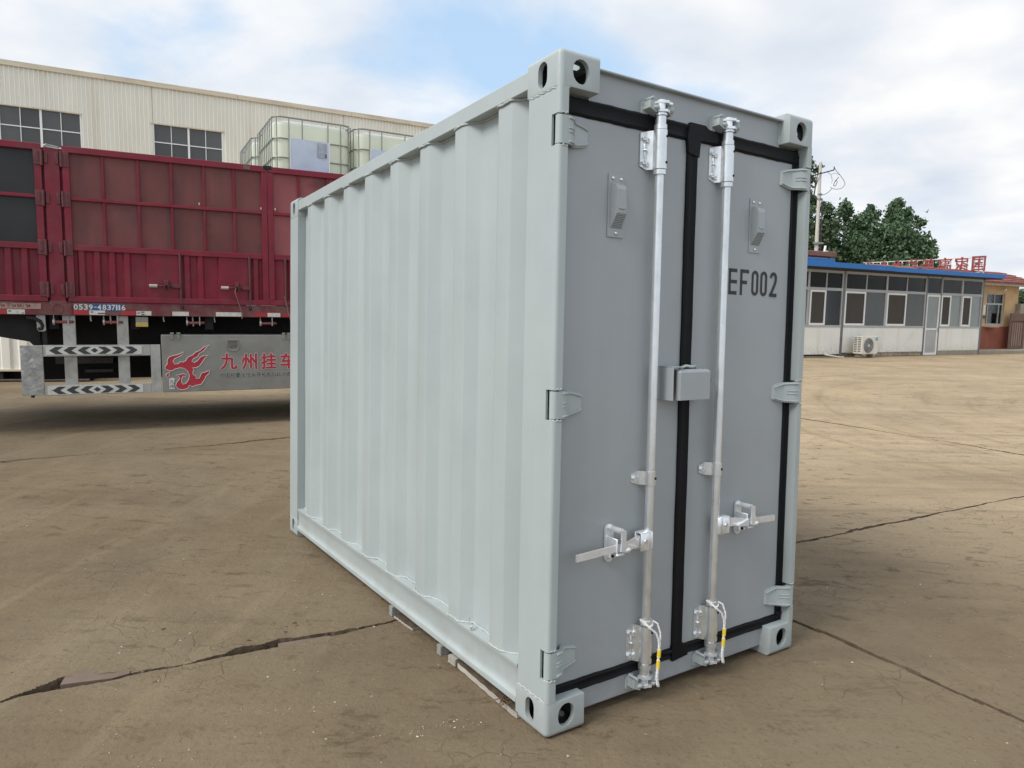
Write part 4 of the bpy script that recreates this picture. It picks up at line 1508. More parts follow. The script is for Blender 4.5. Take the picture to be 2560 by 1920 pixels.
def scatter(name, m_, pts, smin, smax, flat_=.6):
    v, f = [], []
    base = [(1, 0, 0), (-.3, .9, 0), (-.5, -.8, 0), (0, 0, 1), (.2, .1, -.7)]
    fs = [(0, 1, 3), (1, 2, 3), (2, 0, 3), (1, 0, 4), (2, 1, 4), (0, 2, 4)]
    for x, y in pts:
        s_ = smin * (smax / smin) ** (random.random() ** 2.2)
        a = random.uniform(0, 2 * PI)
        ca, sa = math.cos(a), math.sin(a)
        z = gz(x, y)
        o_ = len(v)
        for bx_, by_, bz_ in base:
            k = random.uniform(.75, 1.25)
            v.append((x + s_ * k * (bx_ * ca - by_ * sa), y + s_ * k * (bx_ * sa + by_ * ca), z + s_ * k * bz_ * flat_ + s_ * .1))
        f += [tuple(i + o_ for i in q) for q in fs]
    me = bpy.data.meshes.new(name)
    me.from_pydata(v, [], f)
    me.materials.append(M[m_])
    return place(name, me)


pts = [(random.uniform(-2.6, 2.6), random.uniform(1.45, 4.2)) for _ in range(620)]
pts += [(random.gauss(-.75, .14), random.gauss(2.28, .06)) for _ in range(60)]
pts += [(random.gauss(-1.0, .25), random.gauss(2.0, .08)) for _ in range(50)]
pts += [(random.uniform(-7, 9), random.uniform(4.2, 12)) for _ in range(420)]
tag(scatter('grit', 'stone', pts, .0018, .009), 'fine loose grit scattered over the concrete yard', 'grit', kind='stuff')
pts = [(random.uniform(-2.6, 2.6), random.uniform(1.5, 4.5)) for _ in range(60)] + [(random.gauss(-.17, .05), random.gauss(2.23, .015)) for _ in range(22)] + [(random.gauss(-.30, .02), random.gauss(2.17, .015)) for _ in range(10)]
pts += [(random.gauss(-1.0, .06), random.gauss(3.4, .03)) for _ in range(8)] + [(random.uniform(-6, 8), random.uniform(4.5, 11)) for _ in range(50)]
tag(scatter('pale_chips', 'chip', pts, .0015, .007, .35), 'tiny pale chips of paint and stone scattered over the concrete', 'chips', kind='stuff')
pts = [(random.uniform(-2.6, 2.6), random.uniform(1.5, 4.5)) for _ in range(80)] + [(random.gauss(-1.0, .09), random.gauss(3.02, .03)) for _ in range(18)] + [(random.uniform(-7, 9), random.uniform(4.5, 13)) for _ in range(110)]
tag(scatter('dry_litter', 'leaf_litter', pts, .003, .016, .22), 'dark brown specks of leaf and dirt scattered over the concrete', 'litter', kind='stuff')

# ================================================================== red stake-side trailer
TA = math.radians(90 - 63.8)
trailer = empty('cargo_trailer', 'dusty dark red cargo trailer with high panelled sides, parked at left behind the grey container', 'trailer', None, (-4.33941929, 8.07661882, 0), TA)


def tpart(name, mb, m_, parent=None, smooth=None):
    ms = m_ if isinstance(m_, (list, tuple)) else [m_]
    return place(name, mb.mesh(name, [M[k] for k in ms], None, smooth), parent or trailer)


Z0, Z1 = 1.335, 3.022
FULL = {}


def shared(key, builder, m_, smooth=None):
    if key not in FULL:
        FULL[key] = builder().mesh(key.split('|')[0], [M[m_]], None, smooth)
    return FULL[key]


def side_panel(s0, s1, mull, kind, barpos, far=False):
    yo = 2.44 if far else 0.0
    sg = -1 if far else 1
    Y = lambda a: yo + sg * a

    def bx(mb, a, b, ya, yb, c, d, ch=.0):
        y0, y1 = sorted((Y(ya), Y(yb)))
        mb.box(a, b, y0, y1, c, d, ch)
    mb = MB()
    bx(mb, s0, s1, .000, .055, 2.958, Z1 + .008, .006)
    bx(mb, s0, s1, .002, .055, Z0, 1.400, .005)
    bx(mb, s0, s0 + .066, .003, .055, 1.400, 2.958, .004)
    bx(mb, s1 - .066, s1, .003, .055, 1.400, 2.958, .004)
    bx(mb, s0 + .066, s1 - .066, .006, .050, 1.903, 1.968, .005)
    bx(mb, s0 + .066, s1 - .066, .008, .045, 2.452, 2.488, .004)
    fr = tpart('side_panel', mb, 'red')
    a, b = s0 + .066, s1 - .066
    xs_ = [a] + mull + [b]
    for k in range(len(mull)):
        for za, zb_ in ((1.968, 2.452), (2.488, 2.958)):
            mb = MB()
            bx(mb, mull[k] - .014, mull[k] + .014, .016, .045, za, zb_, .004)
            tpart('mullion', mb, 'red', fr)
    for za, zb_ in ((1.968, 2.452), (2.488, 2.958)):
        for k in range(len(xs_) - 1):
            mb = MB()
            n_ = 7
            v = []
            for j in range(n_):
                for i in range(n_):
                    u, w_ = i / (n_ - 1), j / (n_ - 1)
                    bul = .006 * math.sin(PI * u) * math.sin(PI * w_) * math.sin(k * 2.3 + za)
                    v.append((xs_[k] + (xs_[k + 1] - xs_[k]) * u, Y(.040 + bul), za + (zb_ - za) * w_))
            mb.add(v, [(j * n_ + i, j * n_ + i + 1, (j + 1) * n_ + i + 1, (j + 1) * n_ + i) for j in range(n_ - 1) for i in range(n_ - 1)])
            tpart('pane', mb, {'dark': 'tarp_black', 'red': 'red_sheet', 'pink': 'red_sheet2'}[kind], fr, 60)
    # corrugated lower sheet with flat plates behind the latches
    flats = [(p - .36, p - .016) for p in barpos]
    p = [(a, .046)]
    x = a + .030
    while x < b - .10:
        hit = [q for q in flats if x + .15 > q[0] and x < q[1] + .03]
        if hit:
            q = hit[0]
            p += [(q[0], .046), (q[0] + .012, .022), (q[1], .022), (q[1] + .012, .046)]
            x = q[1] + .045
            continue
        p += [(x, .046), (x + .020, .018), (x + .070, .018), (x + .090, .046)]
        x += .148
    p.append((b, .046))
    q = [p[0]]
    for c in p[1:]:
        if c[0] > q[-1][0] + 1e-3:
            q.append(c)
    v = [(x, Y(y), z) for z in (1.400, 1.903) for x, y in q]
    n_ = len(q)
    tpart('corrugated_sheet', MB().add(v, [(i, i + 1, n_ + i + 1, n_ + i) for i in range(n_ - 1)]), 'red', fr)
    for bp_ in barpos:
        mb = MB()
        mb.cyl((bp_, Y(.006), 1.335), (bp_, Y(.006), 1.93), .0135, 8)
        bar = tpart('lock_bar', mb, 'hinge_red', fr, 40)
        if abs(bp_ - 1.635) < .01:
            continue
        mb = MB()
        mb.cyl((bp_ - .33, Y(-.012), 1.537), (bp_ - .245, Y(-.012), 1.537), .021, 10)
        tpart('handle_grip', mb, 'grip', fr, 40)
        mb = MB()
        mb.cyl((bp_ - .25, Y(-.010), 1.537), (bp_ - .09, Y(-.008), 1.542), .009, 8)
        mb.box(bp_ - .090, bp_, min(Y(-.012), Y(.004)), max(Y(-.012), Y(.004)), 1.520, 1.566, .003)
        tpart('handle_lever', mb, 'hinge_red', fr, 40)
        mb = MB()
        bx(mb, bp_ - .172, bp_ - .128, -.035, .022, 1.545, 1.608, .004)
        bx(mb, bp_ - .172, bp_ - .164, -.035, .022, 1.505, 1.560)
        bx(mb, bp_ - .136, bp_ - .128, -.035, .022, 1.505, 1.560)
        tpart('handle_catch', mb, 'hinge_red', fr)
    return fr


pA = side_panel(-3.02, -.885, [-2.62, -2.26, -1.90, -1.62], 'dark', [-2.55, -1.75])
# panel at far left carries a netting: no mullions show there
for ch in list(pA.children):
    if ch.name.startswith('mullion'):
        bpy.data.objects.remove(ch)
pB = side_panel(-.694, 1.434, [-.313, .035, .376, .722, 1.055], 'red', [.440, 1.212])
pC = side_panel(1.440, 3.57, [1.815, 2.17, 2.52, 2.87, 3.20], 'pink', [1.635, 3.0])
pD = side_panel(3.76, 5.9, [4.1, 4.46, 4.82, 5.18, 5.54], 'red', [4.9, 5.66])
for a, b in ((-3.02, -.885), (-.694, 1.434), (1.44, 3.57), (3.76, 5.9)):
    side_panel(a, b, [a + (b - a) * k / 6 for k in range(1, 6)], 'red', [b - .22, b - .99], True)
for y0 in (0.0, 2.39):
    for s0 in (-.862, 3.595):
        mb = MB()
        mb.box(s0, s0 + .142, y0 + .008, y0 + .055, 1.20, 3.006, .004)
        mb.box(s0 - .05, s0 + .19, min(y0 + .060, 2.44), y0 + .075, 1.20, 3.0)
        po = tpart('stake_post', mb, 'red')
        if y0 == 0:
            for sgn in (-1, 1):
                xe = s0 if sgn < 0 else s0 + .142
                for zc in (2.885, 2.455, 1.925, 1.468):
                    mb = MB()
                    xk = xe + sgn * .018
                    mb.cyl((xk, -.004, zc - .085), (xk, -.004, zc + .085), .0125, 8)
                    a, b = sorted((xk + sgn * .008, xk + sgn * .074))
                    mb.box(a, b, -.006, .004, zc - .080, zc + .080, .003)
                    mb.box(a + .016, b - .016, -.009, -.002, zc - .050, zc + .062, .003)
                    mb.box(a + .024, b - .024, -.0105, -.004, zc - .042, zc + .054)
                    a, b = sorted((xk - sgn * .022, xk - sgn * .056))
                    mb.box(a, b, -.002, .010, zc - .058, zc + .058, .004)
                    tpart('hinge', mb, 'hinge_red', po, 40)
            mb = MB()
            mb.tube([(s0 + .004, .0, 3.008), (s0 + .03, -.004, 3.026), (s0 + .075, .002, 3.020), (s0 + .139, .004, 3.008)], .006, 6)
            mb.add([(s0, .0, 3.0), (s0 + .14, .0, 2.985), (s0 + .139, .004, 3.010), (s0 + .07, .0, 3.022), (s0 + .01, .0, 3.018)], [(0, 1, 2, 3, 4)])
            tpart('torn_cover', mb, 'alu', po)
mb = MB()
mb.box(1.392, 1.492, -.006, .05, 2.992, 3.040, .006)
mb.cyl((1.405, -.008, 3.016), (1.405, .0, 3.016), .006, 8)
tpart('latch', mb, 'chassis')
mb = MB()
mb.box(1.165, 1.215, -.003, .001, 2.972, 3.016, .001)
mb.box(1.219, 1.240, -.003, .001, 2.972, 3.012, .001)
tpart('sticker', mb, 'grey_patch')
for s_, z_ in ((.66, 2.505), (1.353, 2.505), (1.52, 2.51)):
    tpart('sticker', MB().box(s_, s_ + .012, -.001, .004, z_, z_ + .026), 'white_tape')

# deck beam with its markings
beam = tpart('deck_beam', MB().box(-3.05, 6.0, .012, .09, 1.186, 1.331, .004), 'dusty_beam')
mb = MB()
mb.extrude([(-.93, 1.189), (-.93, 1.306), (-.872, 1.309), (-.872, 1.345), (-.715, 1.345), (-.715, 1.309), (-.668, 1.306), (-.668, 1.189)], 1, .004, .012)
mb.tube([(-.797 + .050 * math.cos(a), .002, 1.256 + .050 * math.sin(a)) for a in np.linspace(0, 2 * PI, 25)], .0026, 5)
tpart('gusset_plate', mb, 'dusty_beam', beam, 40)
fnT = lambda u, v_: (u, .0085, v_)
for s0, s1, m_ in ((-.655, -.50, 'grey_patch'), (-.498, -.155, 'blue_patch')):
    tpart('backing_patch', MB().box(s0, s1, .0095, .0125, 1.240, 1.322), m_, beam)
# telephone number, stencilled one digit at a time
num = '0539-4837116'
xs_ = [-.648, -.600, -.551, -.503, -.455, -.420, -.370, -.324, -.280, -.237, -.210, -.180]
ref0 = None
for chx, x0 in zip(num, xs_):
    mb = MB()
    wd = .038 if chx not in '1-' else (.016 if chx == '1' else .028)
    if chx == '-':
        mb.box(x0 + .002, x0 + .028, .0070, .0095, 1.276, 1.284)
    else:
        text_into(mb, chx, x0, x0 + wd, 1.249, 1.311, lambda u, v_: (u, .0078, v_), .02)
    tpart('stencil_digit', mb, 'white_print', beam)
for s0, s1, m_ in ((-1.55, -1.27, 'red_tape'), (-1.265, -1.105, 'white_tape'), (-.653, -.505, 'red_tape'), (-.502, -.346, 'white_tape'), (-.185, -.036, 'red_tape'), (-.033, .122, 'white_tape'),
                   (.343, .520, 'white_tape'), (.818, 1.108, 'white_tape'), (1.26, 1.41, 'red_tape'), (1.413, 1.566, 'white_tape'), (1.60, 1.70, 'red_tape'), (2.1, 2.3, 'white_tape'), (2.8, 3.0, 'red_tape'), (3.0, 3.2, 'white_tape')):
    tpart('reflector_strip', MB().box(s0, s1, .0085, .0125, 1.194, 1.243), m_, beam)
for s0, s1, zc in ((-1.253, -1.228, 1.226), (-1.130, -1.118, 1.206), (-.485, -.465, 1.226), (-.42, -.347, 1.212), (-.022, .0, 1.222), (.012, .048, 1.232), (.02, .05, 1.206)):
    tpart('print_mark', MB().box(s0, s1, .0065, .0090, zc - .006, zc + .005), 'chev_dark', beam)
tpart('worn_lettering', MB().box(-1.75, -.955, .0088, .0125, 1.250, 1.312), 'faded_sign', beam)
for x_ in (-1.32, -1.22, -1.17, -1.09):
    mb = MB()
    mb.ribbon([(x_, 1.306), (x_ + .012, 1.275), (x_ + .03, 1.292), (x_ + .034, 1.27)], .012, lambda u, v_: (u, .0078, v_))
    tpart('letter_remnant', mb, 'dusty_beam', beam)
for x_ in (.452, 1.212):
    mb = MB()
    mb.box(x_ - .016, x_ + .016, .004, .012, 1.272, 1.315)
    tpart('bar_socket', mb, 'chassis', beam)
    mb = MB()
    mb.box(x_ - .006, x_ + .006, -.001, .004, 1.285, 1.335)
    tpart('bar_foot', mb, 'hinge_red', beam)
# hooks and tarpaulin rollers hanging below the beam
for s0 in (-.857, -.374, .489, 1.322, 2.1, 2.9):
    mb = MB()
    mb.cyl((s0 + .018, .05, 1.110), (s0 + .200, .05, 1.112), .0165, 10)
    r0 = tpart('strap_roller', mb, 'roller_red', None, 40)
    mb = MB()
    mb.cyl((s0, .05, 1.110), (s0 + .018, .05, 1.110), .036, 10)
    mb.box(s0 + .004, s0 + .012, .045, .055, 1.11, 1.19)
    mb.box(s0 + .142, s0 + .152, .02, .08, 1.080, 1.19)
    tpart('roller_bracket', mb, 'alu', r0, 40)
    mb = MB()
    mb.cyl((s0 + .186, .030, 1.113), (s0 + .186, .034, 1.113), .006, 8)
    tpart('pin_hole', mb, 'dark_hole', r0)
for s0, h_ in ((-.497, .07), (.245, .07), (.80, .07), (-.30, .1), (.56, .12)):
    mb = MB()
    mb.tube([(s0, .05, 1.19), (s0 + .002, .05, 1.19 - h_ * .6), (s0 + .006, .048, 1.19 - h_)], .007, 6)
    tpart('rope_hook', mb, 'alu', None, 40)
mb = MB()
mb.box(-.044, .084, .03, .10, 1.115, 1.175, .003)
lamp = tpart('side_marker', mb, 'toolbox')
tpart('amber_lens', MB().box(-.044, .084, .025, .10, 1.060, 1.114, .004), 'amber', lamp)
# under-run guard
fm = MB()
fm.box(-1.168, -.962, .000, .040, .296, .850, .004)
v0 = len(fm.v)
plate_g = tpart('guard_plate', fm, 'alu_beaten')
for z0, z1 in ((.726, .852), (.288, .402)):
    mb = MB().box(-.960, .096, .004, .045, z0, z1, .003)
    rail = tpart('guard_rail', mb, 'alu')
    bd = (-.932, .008)
    zc = (z0 + z1) / 2 + (.003 if z0 > .5 else 0)
    hh = .048
    board = tpart('chevron_board', MB().box(bd[0], bd[1], .0005, .0045, zc - hh, zc + hh), 'white_tape', rail)
    hz = hh * .86
    xc_ = (-.466 if z0 > .5 else -.455)
    for k in range(3):
        for sgn in (-1, 1):
            x0 = xc_ + sgn * (.165 + k * .135)
            q = [(x0 + sgn * .0, 0), (x0 - sgn * .060, hz), (x0 - sgn * .135, hz), (x0 - sgn * .075, 0), (x0 - sgn * .135, -hz), (x0 - sgn * .060, -hz)]
            mb = MB()
            mb.flat([[(a, zc + b) for a, b in q]], lambda u, w_: (u, -.0010, w_))
            tpart('chevron_mark', mb, 'chev_dark', rail)
    mb = MB()
    mb.flat([[(xc_ - .036, zc), (xc_, zc + .028), (xc_ + .036, zc), (xc_, zc - .028)]], lambda u, w_: (u, -.0010, w_))
    tpart('chevron_mark', mb, 'chev_dark', rail)
tpart('guard_stile', MB().box(.098, .202, .002, .050, .290, .852, .003), 'alu')
for s0, s1 in ((-.768, -.645), (-.238, -.121)):
    tpart('guard_hanger', MB().box(s0, s1, .050, .085, .30, 1.185, .003), 'alu')
mb = MB()
mb.cyl((-1.075, .02, .296), (-1.075, .02, .270), .018, 8)
tpart('drain_bolt', mb, 'chassis')
# tool box with its lettering
tb = tpart('tool_box', MB().box(.212, 2.75, .004, .52, .284, .968, .006), 'toolbox')
fnB = lambda u, v_: (u, .0015, v_)
fnB2 = lambda u, v_: (u, .0005, v_)
flame = [(0.246, 0.593), (0.272, 0.626), (0.271, 0.666), (0.286, 0.699), (0.323, 0.719), (0.375, 0.729), (0.412, 0.742), (0.451, 0.765), (0.434, 0.728), (0.389, 0.702), (0.347, 0.682), (0.332, 0.649), (0.349, 0.62), (0.39, 0.624), (0.413, 0.648), (0.439, 0.639), (0.469, 0.659), (0.493, 0.7), (0.546, 0.724), (0.577, 0.757), (0.63, 0.782), (0.677, 0.823), (0.742, 0.845), (0.699, 0.81), (0.66, 0.765), (0.622, 0.744), (0.598, 0.703), (0.552, 0.679), (0.538, 0.65), (0.558, 0.633), (0.596, 0.653), (0.628, 0.698), (0.666, 0.715), (0.716, 0.717), (0.681, 0.685), (0.653, 0.64), (0.625, 0.599), (0.587, 0.574), (0.541, 0.571), (0.556, 0.546), (0.544, 0.517), (0.547, 0.488), (0.576, 0.474), (0.576, 0.441), (0.614, 0.444), (0.638, 0.506), (0.684, 0.518), (0.731, 0.538), (0.722, 0.496), (0.686, 0.463), (0.666, 0.418), (0.631, 0.368), (0.573, 0.358), (0.535, 0.342), (0.502, 0.36), (0.482, 0.323), (0.429, 0.308), (0.377, 0.322), (0.352, 0.36), (0.365, 0.401), (0.396, 0.438), (0.4, 0.458), (0.356, 0.484), (0.397, 0.491), (0.438, 0.503), (0.472, 0.49), (0.467, 0.469), (0.434, 0.474), (0.422, 0.441), (0.417, 0.4), (0.435, 0.374), (0.469, 0.39), (0.496, 0.431), (0.505, 0.48), (0.488, 0.531), (0.451, 0.565), (0.407, 0.574), (0.355, 0.562), (0.317, 0.539), (0.292, 0.543), (0.263, 0.552), (0.245, 0.569)]
tailp = [(0.25, 0.495), (0.299, 0.531), (0.285, 0.486), (0.278, 0.441)]
flagp = [(0.284, 0.445), (0.311, 0.459), (0.344, 0.447), (0.335, 0.394), (0.344, 0.323), (0.285, 0.321), (0.284, 0.371)]
mb = MB()
mb.flat([flame], fnB)
mb.flat([tailp], fnB)
tpart('flame_emblem', mb, 'red_print', tb)
mb = MB()
for poly in (flame, tailp):
    mb.tube([(p[0], .0015, p[1]) for p in poly + poly[:1]], .0032, 5)
tpart('emblem_outline', mb, 'white_print', tb)
tpart('emblem_banner', MB().flat([flagp], fnB2), 'white_print', tb)


def heavy(c, x0, x1, z0, z1, y, r, name, m_, parent, n=8):
    """one character with thickened strokes: shifted copies of its outline, each a hair in front of the last."""
    v, f = text2d(c)
    xs, ys = [p[0] for p in v], [p[1] for p in v]
    a, b_, c_, d = min(xs), max(xs), min(ys), max(ys)
    mb = MB()
    for k in range(n + 1):
        an = 2 * PI * k / n
        ox, oz = (r * math.cos(an), r * math.sin(an)) if k < n else (0, 0)
        mb.add([(x0 + (x1 - x0) * (p[0] - a) / (b_ - a) + ox, y - .00006 * k, z0 + (z1 - z0) * (p[1] - c_) / (d - c_) + oz) for p in v], f)
    tpart(name, mb, m_, parent)


def red_word(chars_, boxes):
    for c, (x0, x1, z0, z1) in zip(chars_, boxes):
        heavy(c, x0, x1, z0, z1, .0028, .0105, 'lettering_outline', 'white_print', tb)
        heavy(c, x0, x1, z0, z1, .0012, .0055, 'lettering', 'red_print', tb)


red_word('九州挂车', [(.858, 1.040, .548, .738), (1.098, 1.272, .545, .736), (1.328, 1.506, .545, .735), (1.558, 1.735, .545, .735)])
sm = '中国轻量化挂车开拓者与践行者'
for i, c in enumerate(sm):
    x0 = .843 + i * .0602
    heavy(c, x0, x0 + .053, .446, .502, .0028, .0034, 'slogan_outline', 'white_print', tb, 6)
    heavy(c, x0, x0 + .053, .446, .502, .0012, .0009, 'slogan_character', 'chev_dark', tb, 4)
for c, z0 in (('九', .385), ('州', .328)):
    mb = MB()
    text_into(mb, c, .290, .337, z0, z0 + .050, lambda u, v_: (u, -.0006, v_), .004)
    tpart('banner_character', mb, 'chev_dark', tb)
mb = MB()
ov = [(.932, .905), (1.068, .905), (1.072, .815), (1.040, .780), (.995, .768), (.955, .780), (.928, .815)]
mb.tube([(p[0], .002, p[1]) for p in ov + ov[:1]], .006, 6)
la = tpart('latch_plate', mb, 'toolbox', tb, 40)
mb = MB()
mb.box(.955, 1.045, -.004, .003, .815, .890, .003)
mb.box(.950, 1.050, -.006, .003, .884, .893, .001)
tpart('latch_paddle', mb, 'grey_patch', tb)
for x_ in (.33, .40, 1.60, 1.66):
    mb = MB()
    mb.box(x_ - .014, x_ + .014, -.010, .01, .91, .985, .003)
    mb.cyl((x_ - .02, -.004, .985), (x_ + .02, -.004, .985), .010, 8)
    tpart('lid_hinge', mb, 'toolbox', tb, 40)
# chassis, floor, wheels
mb = MB()
mb.box(-3.0, 5.95, .10, 2.40, 1.20, 1.30)
tpart('cargo_floor', mb, 'chassis')
for y0 in (.72, 1.58):
    mb = MB()
    mb.extrude([(-4.2, 1.02), (-1.6, .985), (-1.10, .870), (-1.04, .72), (-.6, .66), (6.0, .66), (6.0, 1.198), (-4.2, 1.198)], 1, y0, y0 + .14)
    tpart('chassis_beam', mb, 'chassis')
mb = MB()
mb.extrude([(-4.2, 1.06), (-1.7, 1.005), (-1.10, .885), (-1.075, .852), (-1.0, .80), (-1.0, 1.184), (-4.2, 1.184)], 1, .16, .20)
tpart('side_skirt', mb, 'chassis')
tpart('dark_backing', MB().box(-1.30, 3.0, 2.05, 2.36, .285, 1.184), 'chassis')  # black box added to keep the view under the deck dark
for s0 in (-.9, -.1, .7):
    tpart('cross_beam', MB().box(s0, s0 + .09, .12, 2.38, 1.03, 1.198), 'chassis')
mb = MB()
mb.extrude([(-1.012, 1.184), (-.928, 1.184), (-.926, 1.015), (-.945, 1.003), (-.99, 1.003), (-1.008, 1.03)], 1, .05, .062)
hp = tpart('hook_plate', mb, 'alu')
mb = MB()
mb.tube([(-1.10, .045, 1.155), (-1.03, .045, 1.148), (-.975, .045, 1.115), (-.955, .045, 1.07), (-.965, .045, 1.03), (-.985, .045, 1.025), (-.995, .045, 1.045)], lambda t: .024 - .012 * t, 8)
tpart('black_hook', mb, 'chassis', hp, 50)
tpart('hanger_strip', MB().box(-.968, -.925, .09, .12, .845, 1.184), 'chassis')
tpart('far_side_rail', MB().box(-1.10, -.42, 1.98, 2.04, .50, .60), 'grey_patch')
tpart('far_side_rail', MB().box(-.76, -.42, 1.94, 1.97, .38, .42), 'grey_patch')
wh0 = None
for k, s0 in enumerate((3.6, 4.9)):
    for y0 in (.02, 1.95):
        if wh0 is None:
            mb = MB()
            mb.cyl((0, 0, 0), (0, .30, 0), .47, 28)
            mb.cyl((0, -.01, 0), (0, .31, 0), .43, 28)
            wh0 = tpart('wheel', mb, 'tyre', None, 40)
            mb = MB()
            mb.cyl((0, -.02, 0), (0, .05, 0), .28, 20)
            mb.cyl((0, -.06, 0), (0, -.01, 0), .12, 12)
            tpart('rim', mb, 'red', wh0, 40)
            wo_ = wh0
        else:
            wo_ = copy_tree(wh0, trailer)
        wo_.location = (s0, .05 + y0, GZ + .47)
tpart('axle', MB().cyl((3.6, .1, GZ + .47), (3.6, 2.3, GZ + .47), .07, 10), 'chassis')
tpart('axle', MB().cyl((4.9, .1, GZ + .47), (4.9, 2.3, GZ + .47), .07, 10), 'chassis')
for y0 in (.45, 1.75):
    mb = MB()
    mb.box(-2.6, -2.45, y0, y0 + .15, GZ + .02, 1.0)
    mb.box(-2.7, -2.35, y0 - .06, y0 + .21, GZ, GZ + .03)
    tpart('landing_leg', mb, 'chassis')
# rope left hanging from the right-hand latch
def tw_pt(x, y, z):
    a = Matrix.Rotation(TA, 4, 'Z')
    return Vector((-4.33941929, 8.07661882, 0)) + (a @ Vector((x, y, z)))


def hang_rope(pts, label):
    P = [tw_pt(*p) for p in pts]
    mb = MB()
    mb.tube([p - P[0] for p in P], .0055, 6)
    o = place('tie_rope', mb.mesh('tie_rope', [M['rope_brown']], None, 60), None, P[0])
    tag(o, label, 'rope', 'ropes on the red trailer')


hang_rope([(1.05, -.04, 1.535), (1.035, -.045, 1.50), (1.05, -.03, 1.44), (1.075, -.012, 1.36), (1.10, -.006, 1.28), (1.118, -.004, 1.22), (1.112, -.004, 1.165)], 'pale rope hanging from the white-gripped latch of the middle red panel')
hang_rope([(1.615, -.02, 1.45), (1.64, -.02, 1.36), (1.66, -.01, 1.25), (1.70, -.01, 1.11), (1.72, .02, 1.02)], 'pale rope trailing down beside the grey container corner post')

# ================================================================== tanks in steel cages, stacked on the trailer
def caged_tank():
    e = empty('caged_tank')
    WX, DY, HT = .98, 1.16, 1.10

    def rr(x0, x1, y0, y1, r, n=6):
        p = []
        for cx_, cy_, a0 in ((x1 - r, y1 - r, 0), (x0 + r, y1 - r, PI / 2), (x0 + r, y0 + r, PI), (x1 - r, y0 + r, 1.5 * PI)):
            p += [(cx_ + r * math.cos(a0 + PI / 2 * k / n), cy_ + r * math.sin(a0 + PI / 2 * k / n)) for k in range(n + 1)]
        return p
    zs = [.16, .20, .5, .8, 1.062, 1.064, 1.09, 1.115, 1.130, 1.135]
    ins = [.06, .012, .010, .010, .010, .010, .014, .030, .070, .16]
    v, f = [], []
    n_ = len(rr(0, 1, 0, 1, .1))
    for z, i_ in zip(zs, ins):
        v += [(x, y, z) for x, y in rr(i_, WX - i_, i_, DY - i_, .13)]
    for j in range(len(zs) - 1):
        f += [(j * n_ + k, j * n_ + (k + 1) % n_, (j + 1) * n_ + (k + 1) % n_, (j + 1) * n_ + k) for k in range(n_)]
    mb = MB()
    top = tuple((len(zs) - 1) * n_ + k for k in range(n_))
    mb.v = v
    split = 4 * n_
    mb.f = f + [top]
    mb.mi = [1] * split + [0] * (len(f) - split + 1)
    mb.cyl((WX / 2, DY / 2, 1.13), (WX / 2, DY / 2, 1.16), .11, 16)
    place('bottle', mb.mesh('bottle', [M['hdpe'], M['hdpe_full']], None, 50), e)
    for z in (.22, .44, .66, .895, 1.155):
        mb = MB()
        p = rr(0, WX, 0, DY, .12)
        mb.tube([(x, y, z) for x, y in p + p[:1]], .009 if z < 1.1 else .011, 6)
        place('cage_ring', mb.mesh('cage_ring', [M['steel_cage']], None, 60), e)
    bar = MB().cyl((0, 0, .16), (0, 0, 1.155), .0075, 6).mesh('cage_bar', [M['steel_cage']], None, 60)
    short = MB().cyl((0, 0, .895), (0, 0, 1.155), .0075, 6).mesh('cage_bar', [M['steel_cage']], None, 60)
    for x in (.035, .185, .35, .675, .84, .945):
        place('cage_bar', short if x == .35 else bar, e, (x, -.012, 0))
        place('cage_bar', bar, e, (x, DY + .012, 0))
    for y in [.07 + .128 * k for k in range(9)]:
        place('cage_bar', bar, e, (-.012, y, 0))
        place('cage_bar', bar, e, (WX + .012, y, 0))
    mb = MB()
    n2 = 9
    v = [(.20 + (.485) * i / (n2 - 1), -.022 - .004 * math.sin(i * 1.1 + j), .43 + .475 * j / (n2 - 1)) for j in range(n2) for i in range(n2)]
    mb.add(v, [(j * n2 + i, j * n2 + i + 1, (j + 1) * n2 + i + 1, (j + 1) * n2 + i) for j in range(n2 - 1) for i in range(n2 - 1)])
    pl = place('label_plate', mb.mesh('label_plate', [M['plate']], None, 60), e)
    place('plate_edge', MB().box(.190, .200, -.026, -.012, .425, .91, .001).mesh('plate_edge', [M['white_frame']]), pl)
    place('plate_edge', MB().box(.685, .695, -.026, -.012, .425, .91, .001).mesh('plate_edge', [M['white_frame']]), pl)
    place('paper_label', MB().box(.535, .655, -.0280, -.0265, .70, .885).mesh('paper_label', [M['label_grey']]), pl)
    for k, (xa, zc) in enumerate(((.55, .868), (.55, .845), (.55, .822), (.55, .790), (.55, .770), (.63, .745), (.63, .720))):
        ww = .065 if xa < .6 else .022
        hh = .004 if xa < .6 else .008
        place('label_print', MB().box(xa, xa + ww, -.0295, -.0283, zc - hh, zc + hh).mesh('label_print', [M['plate' if xa < .6 else 'chev_dark']]), pl)
    mb = MB()
    for x in (.0, .42, .86):
        mb.box(x, x + .12, 0, DY, 0, .10)
    mb.box(0, WX, 0, DY, .10, .14)
    place('pallet', mb.mesh('pallet', [M['pallet']]), e)
    return e


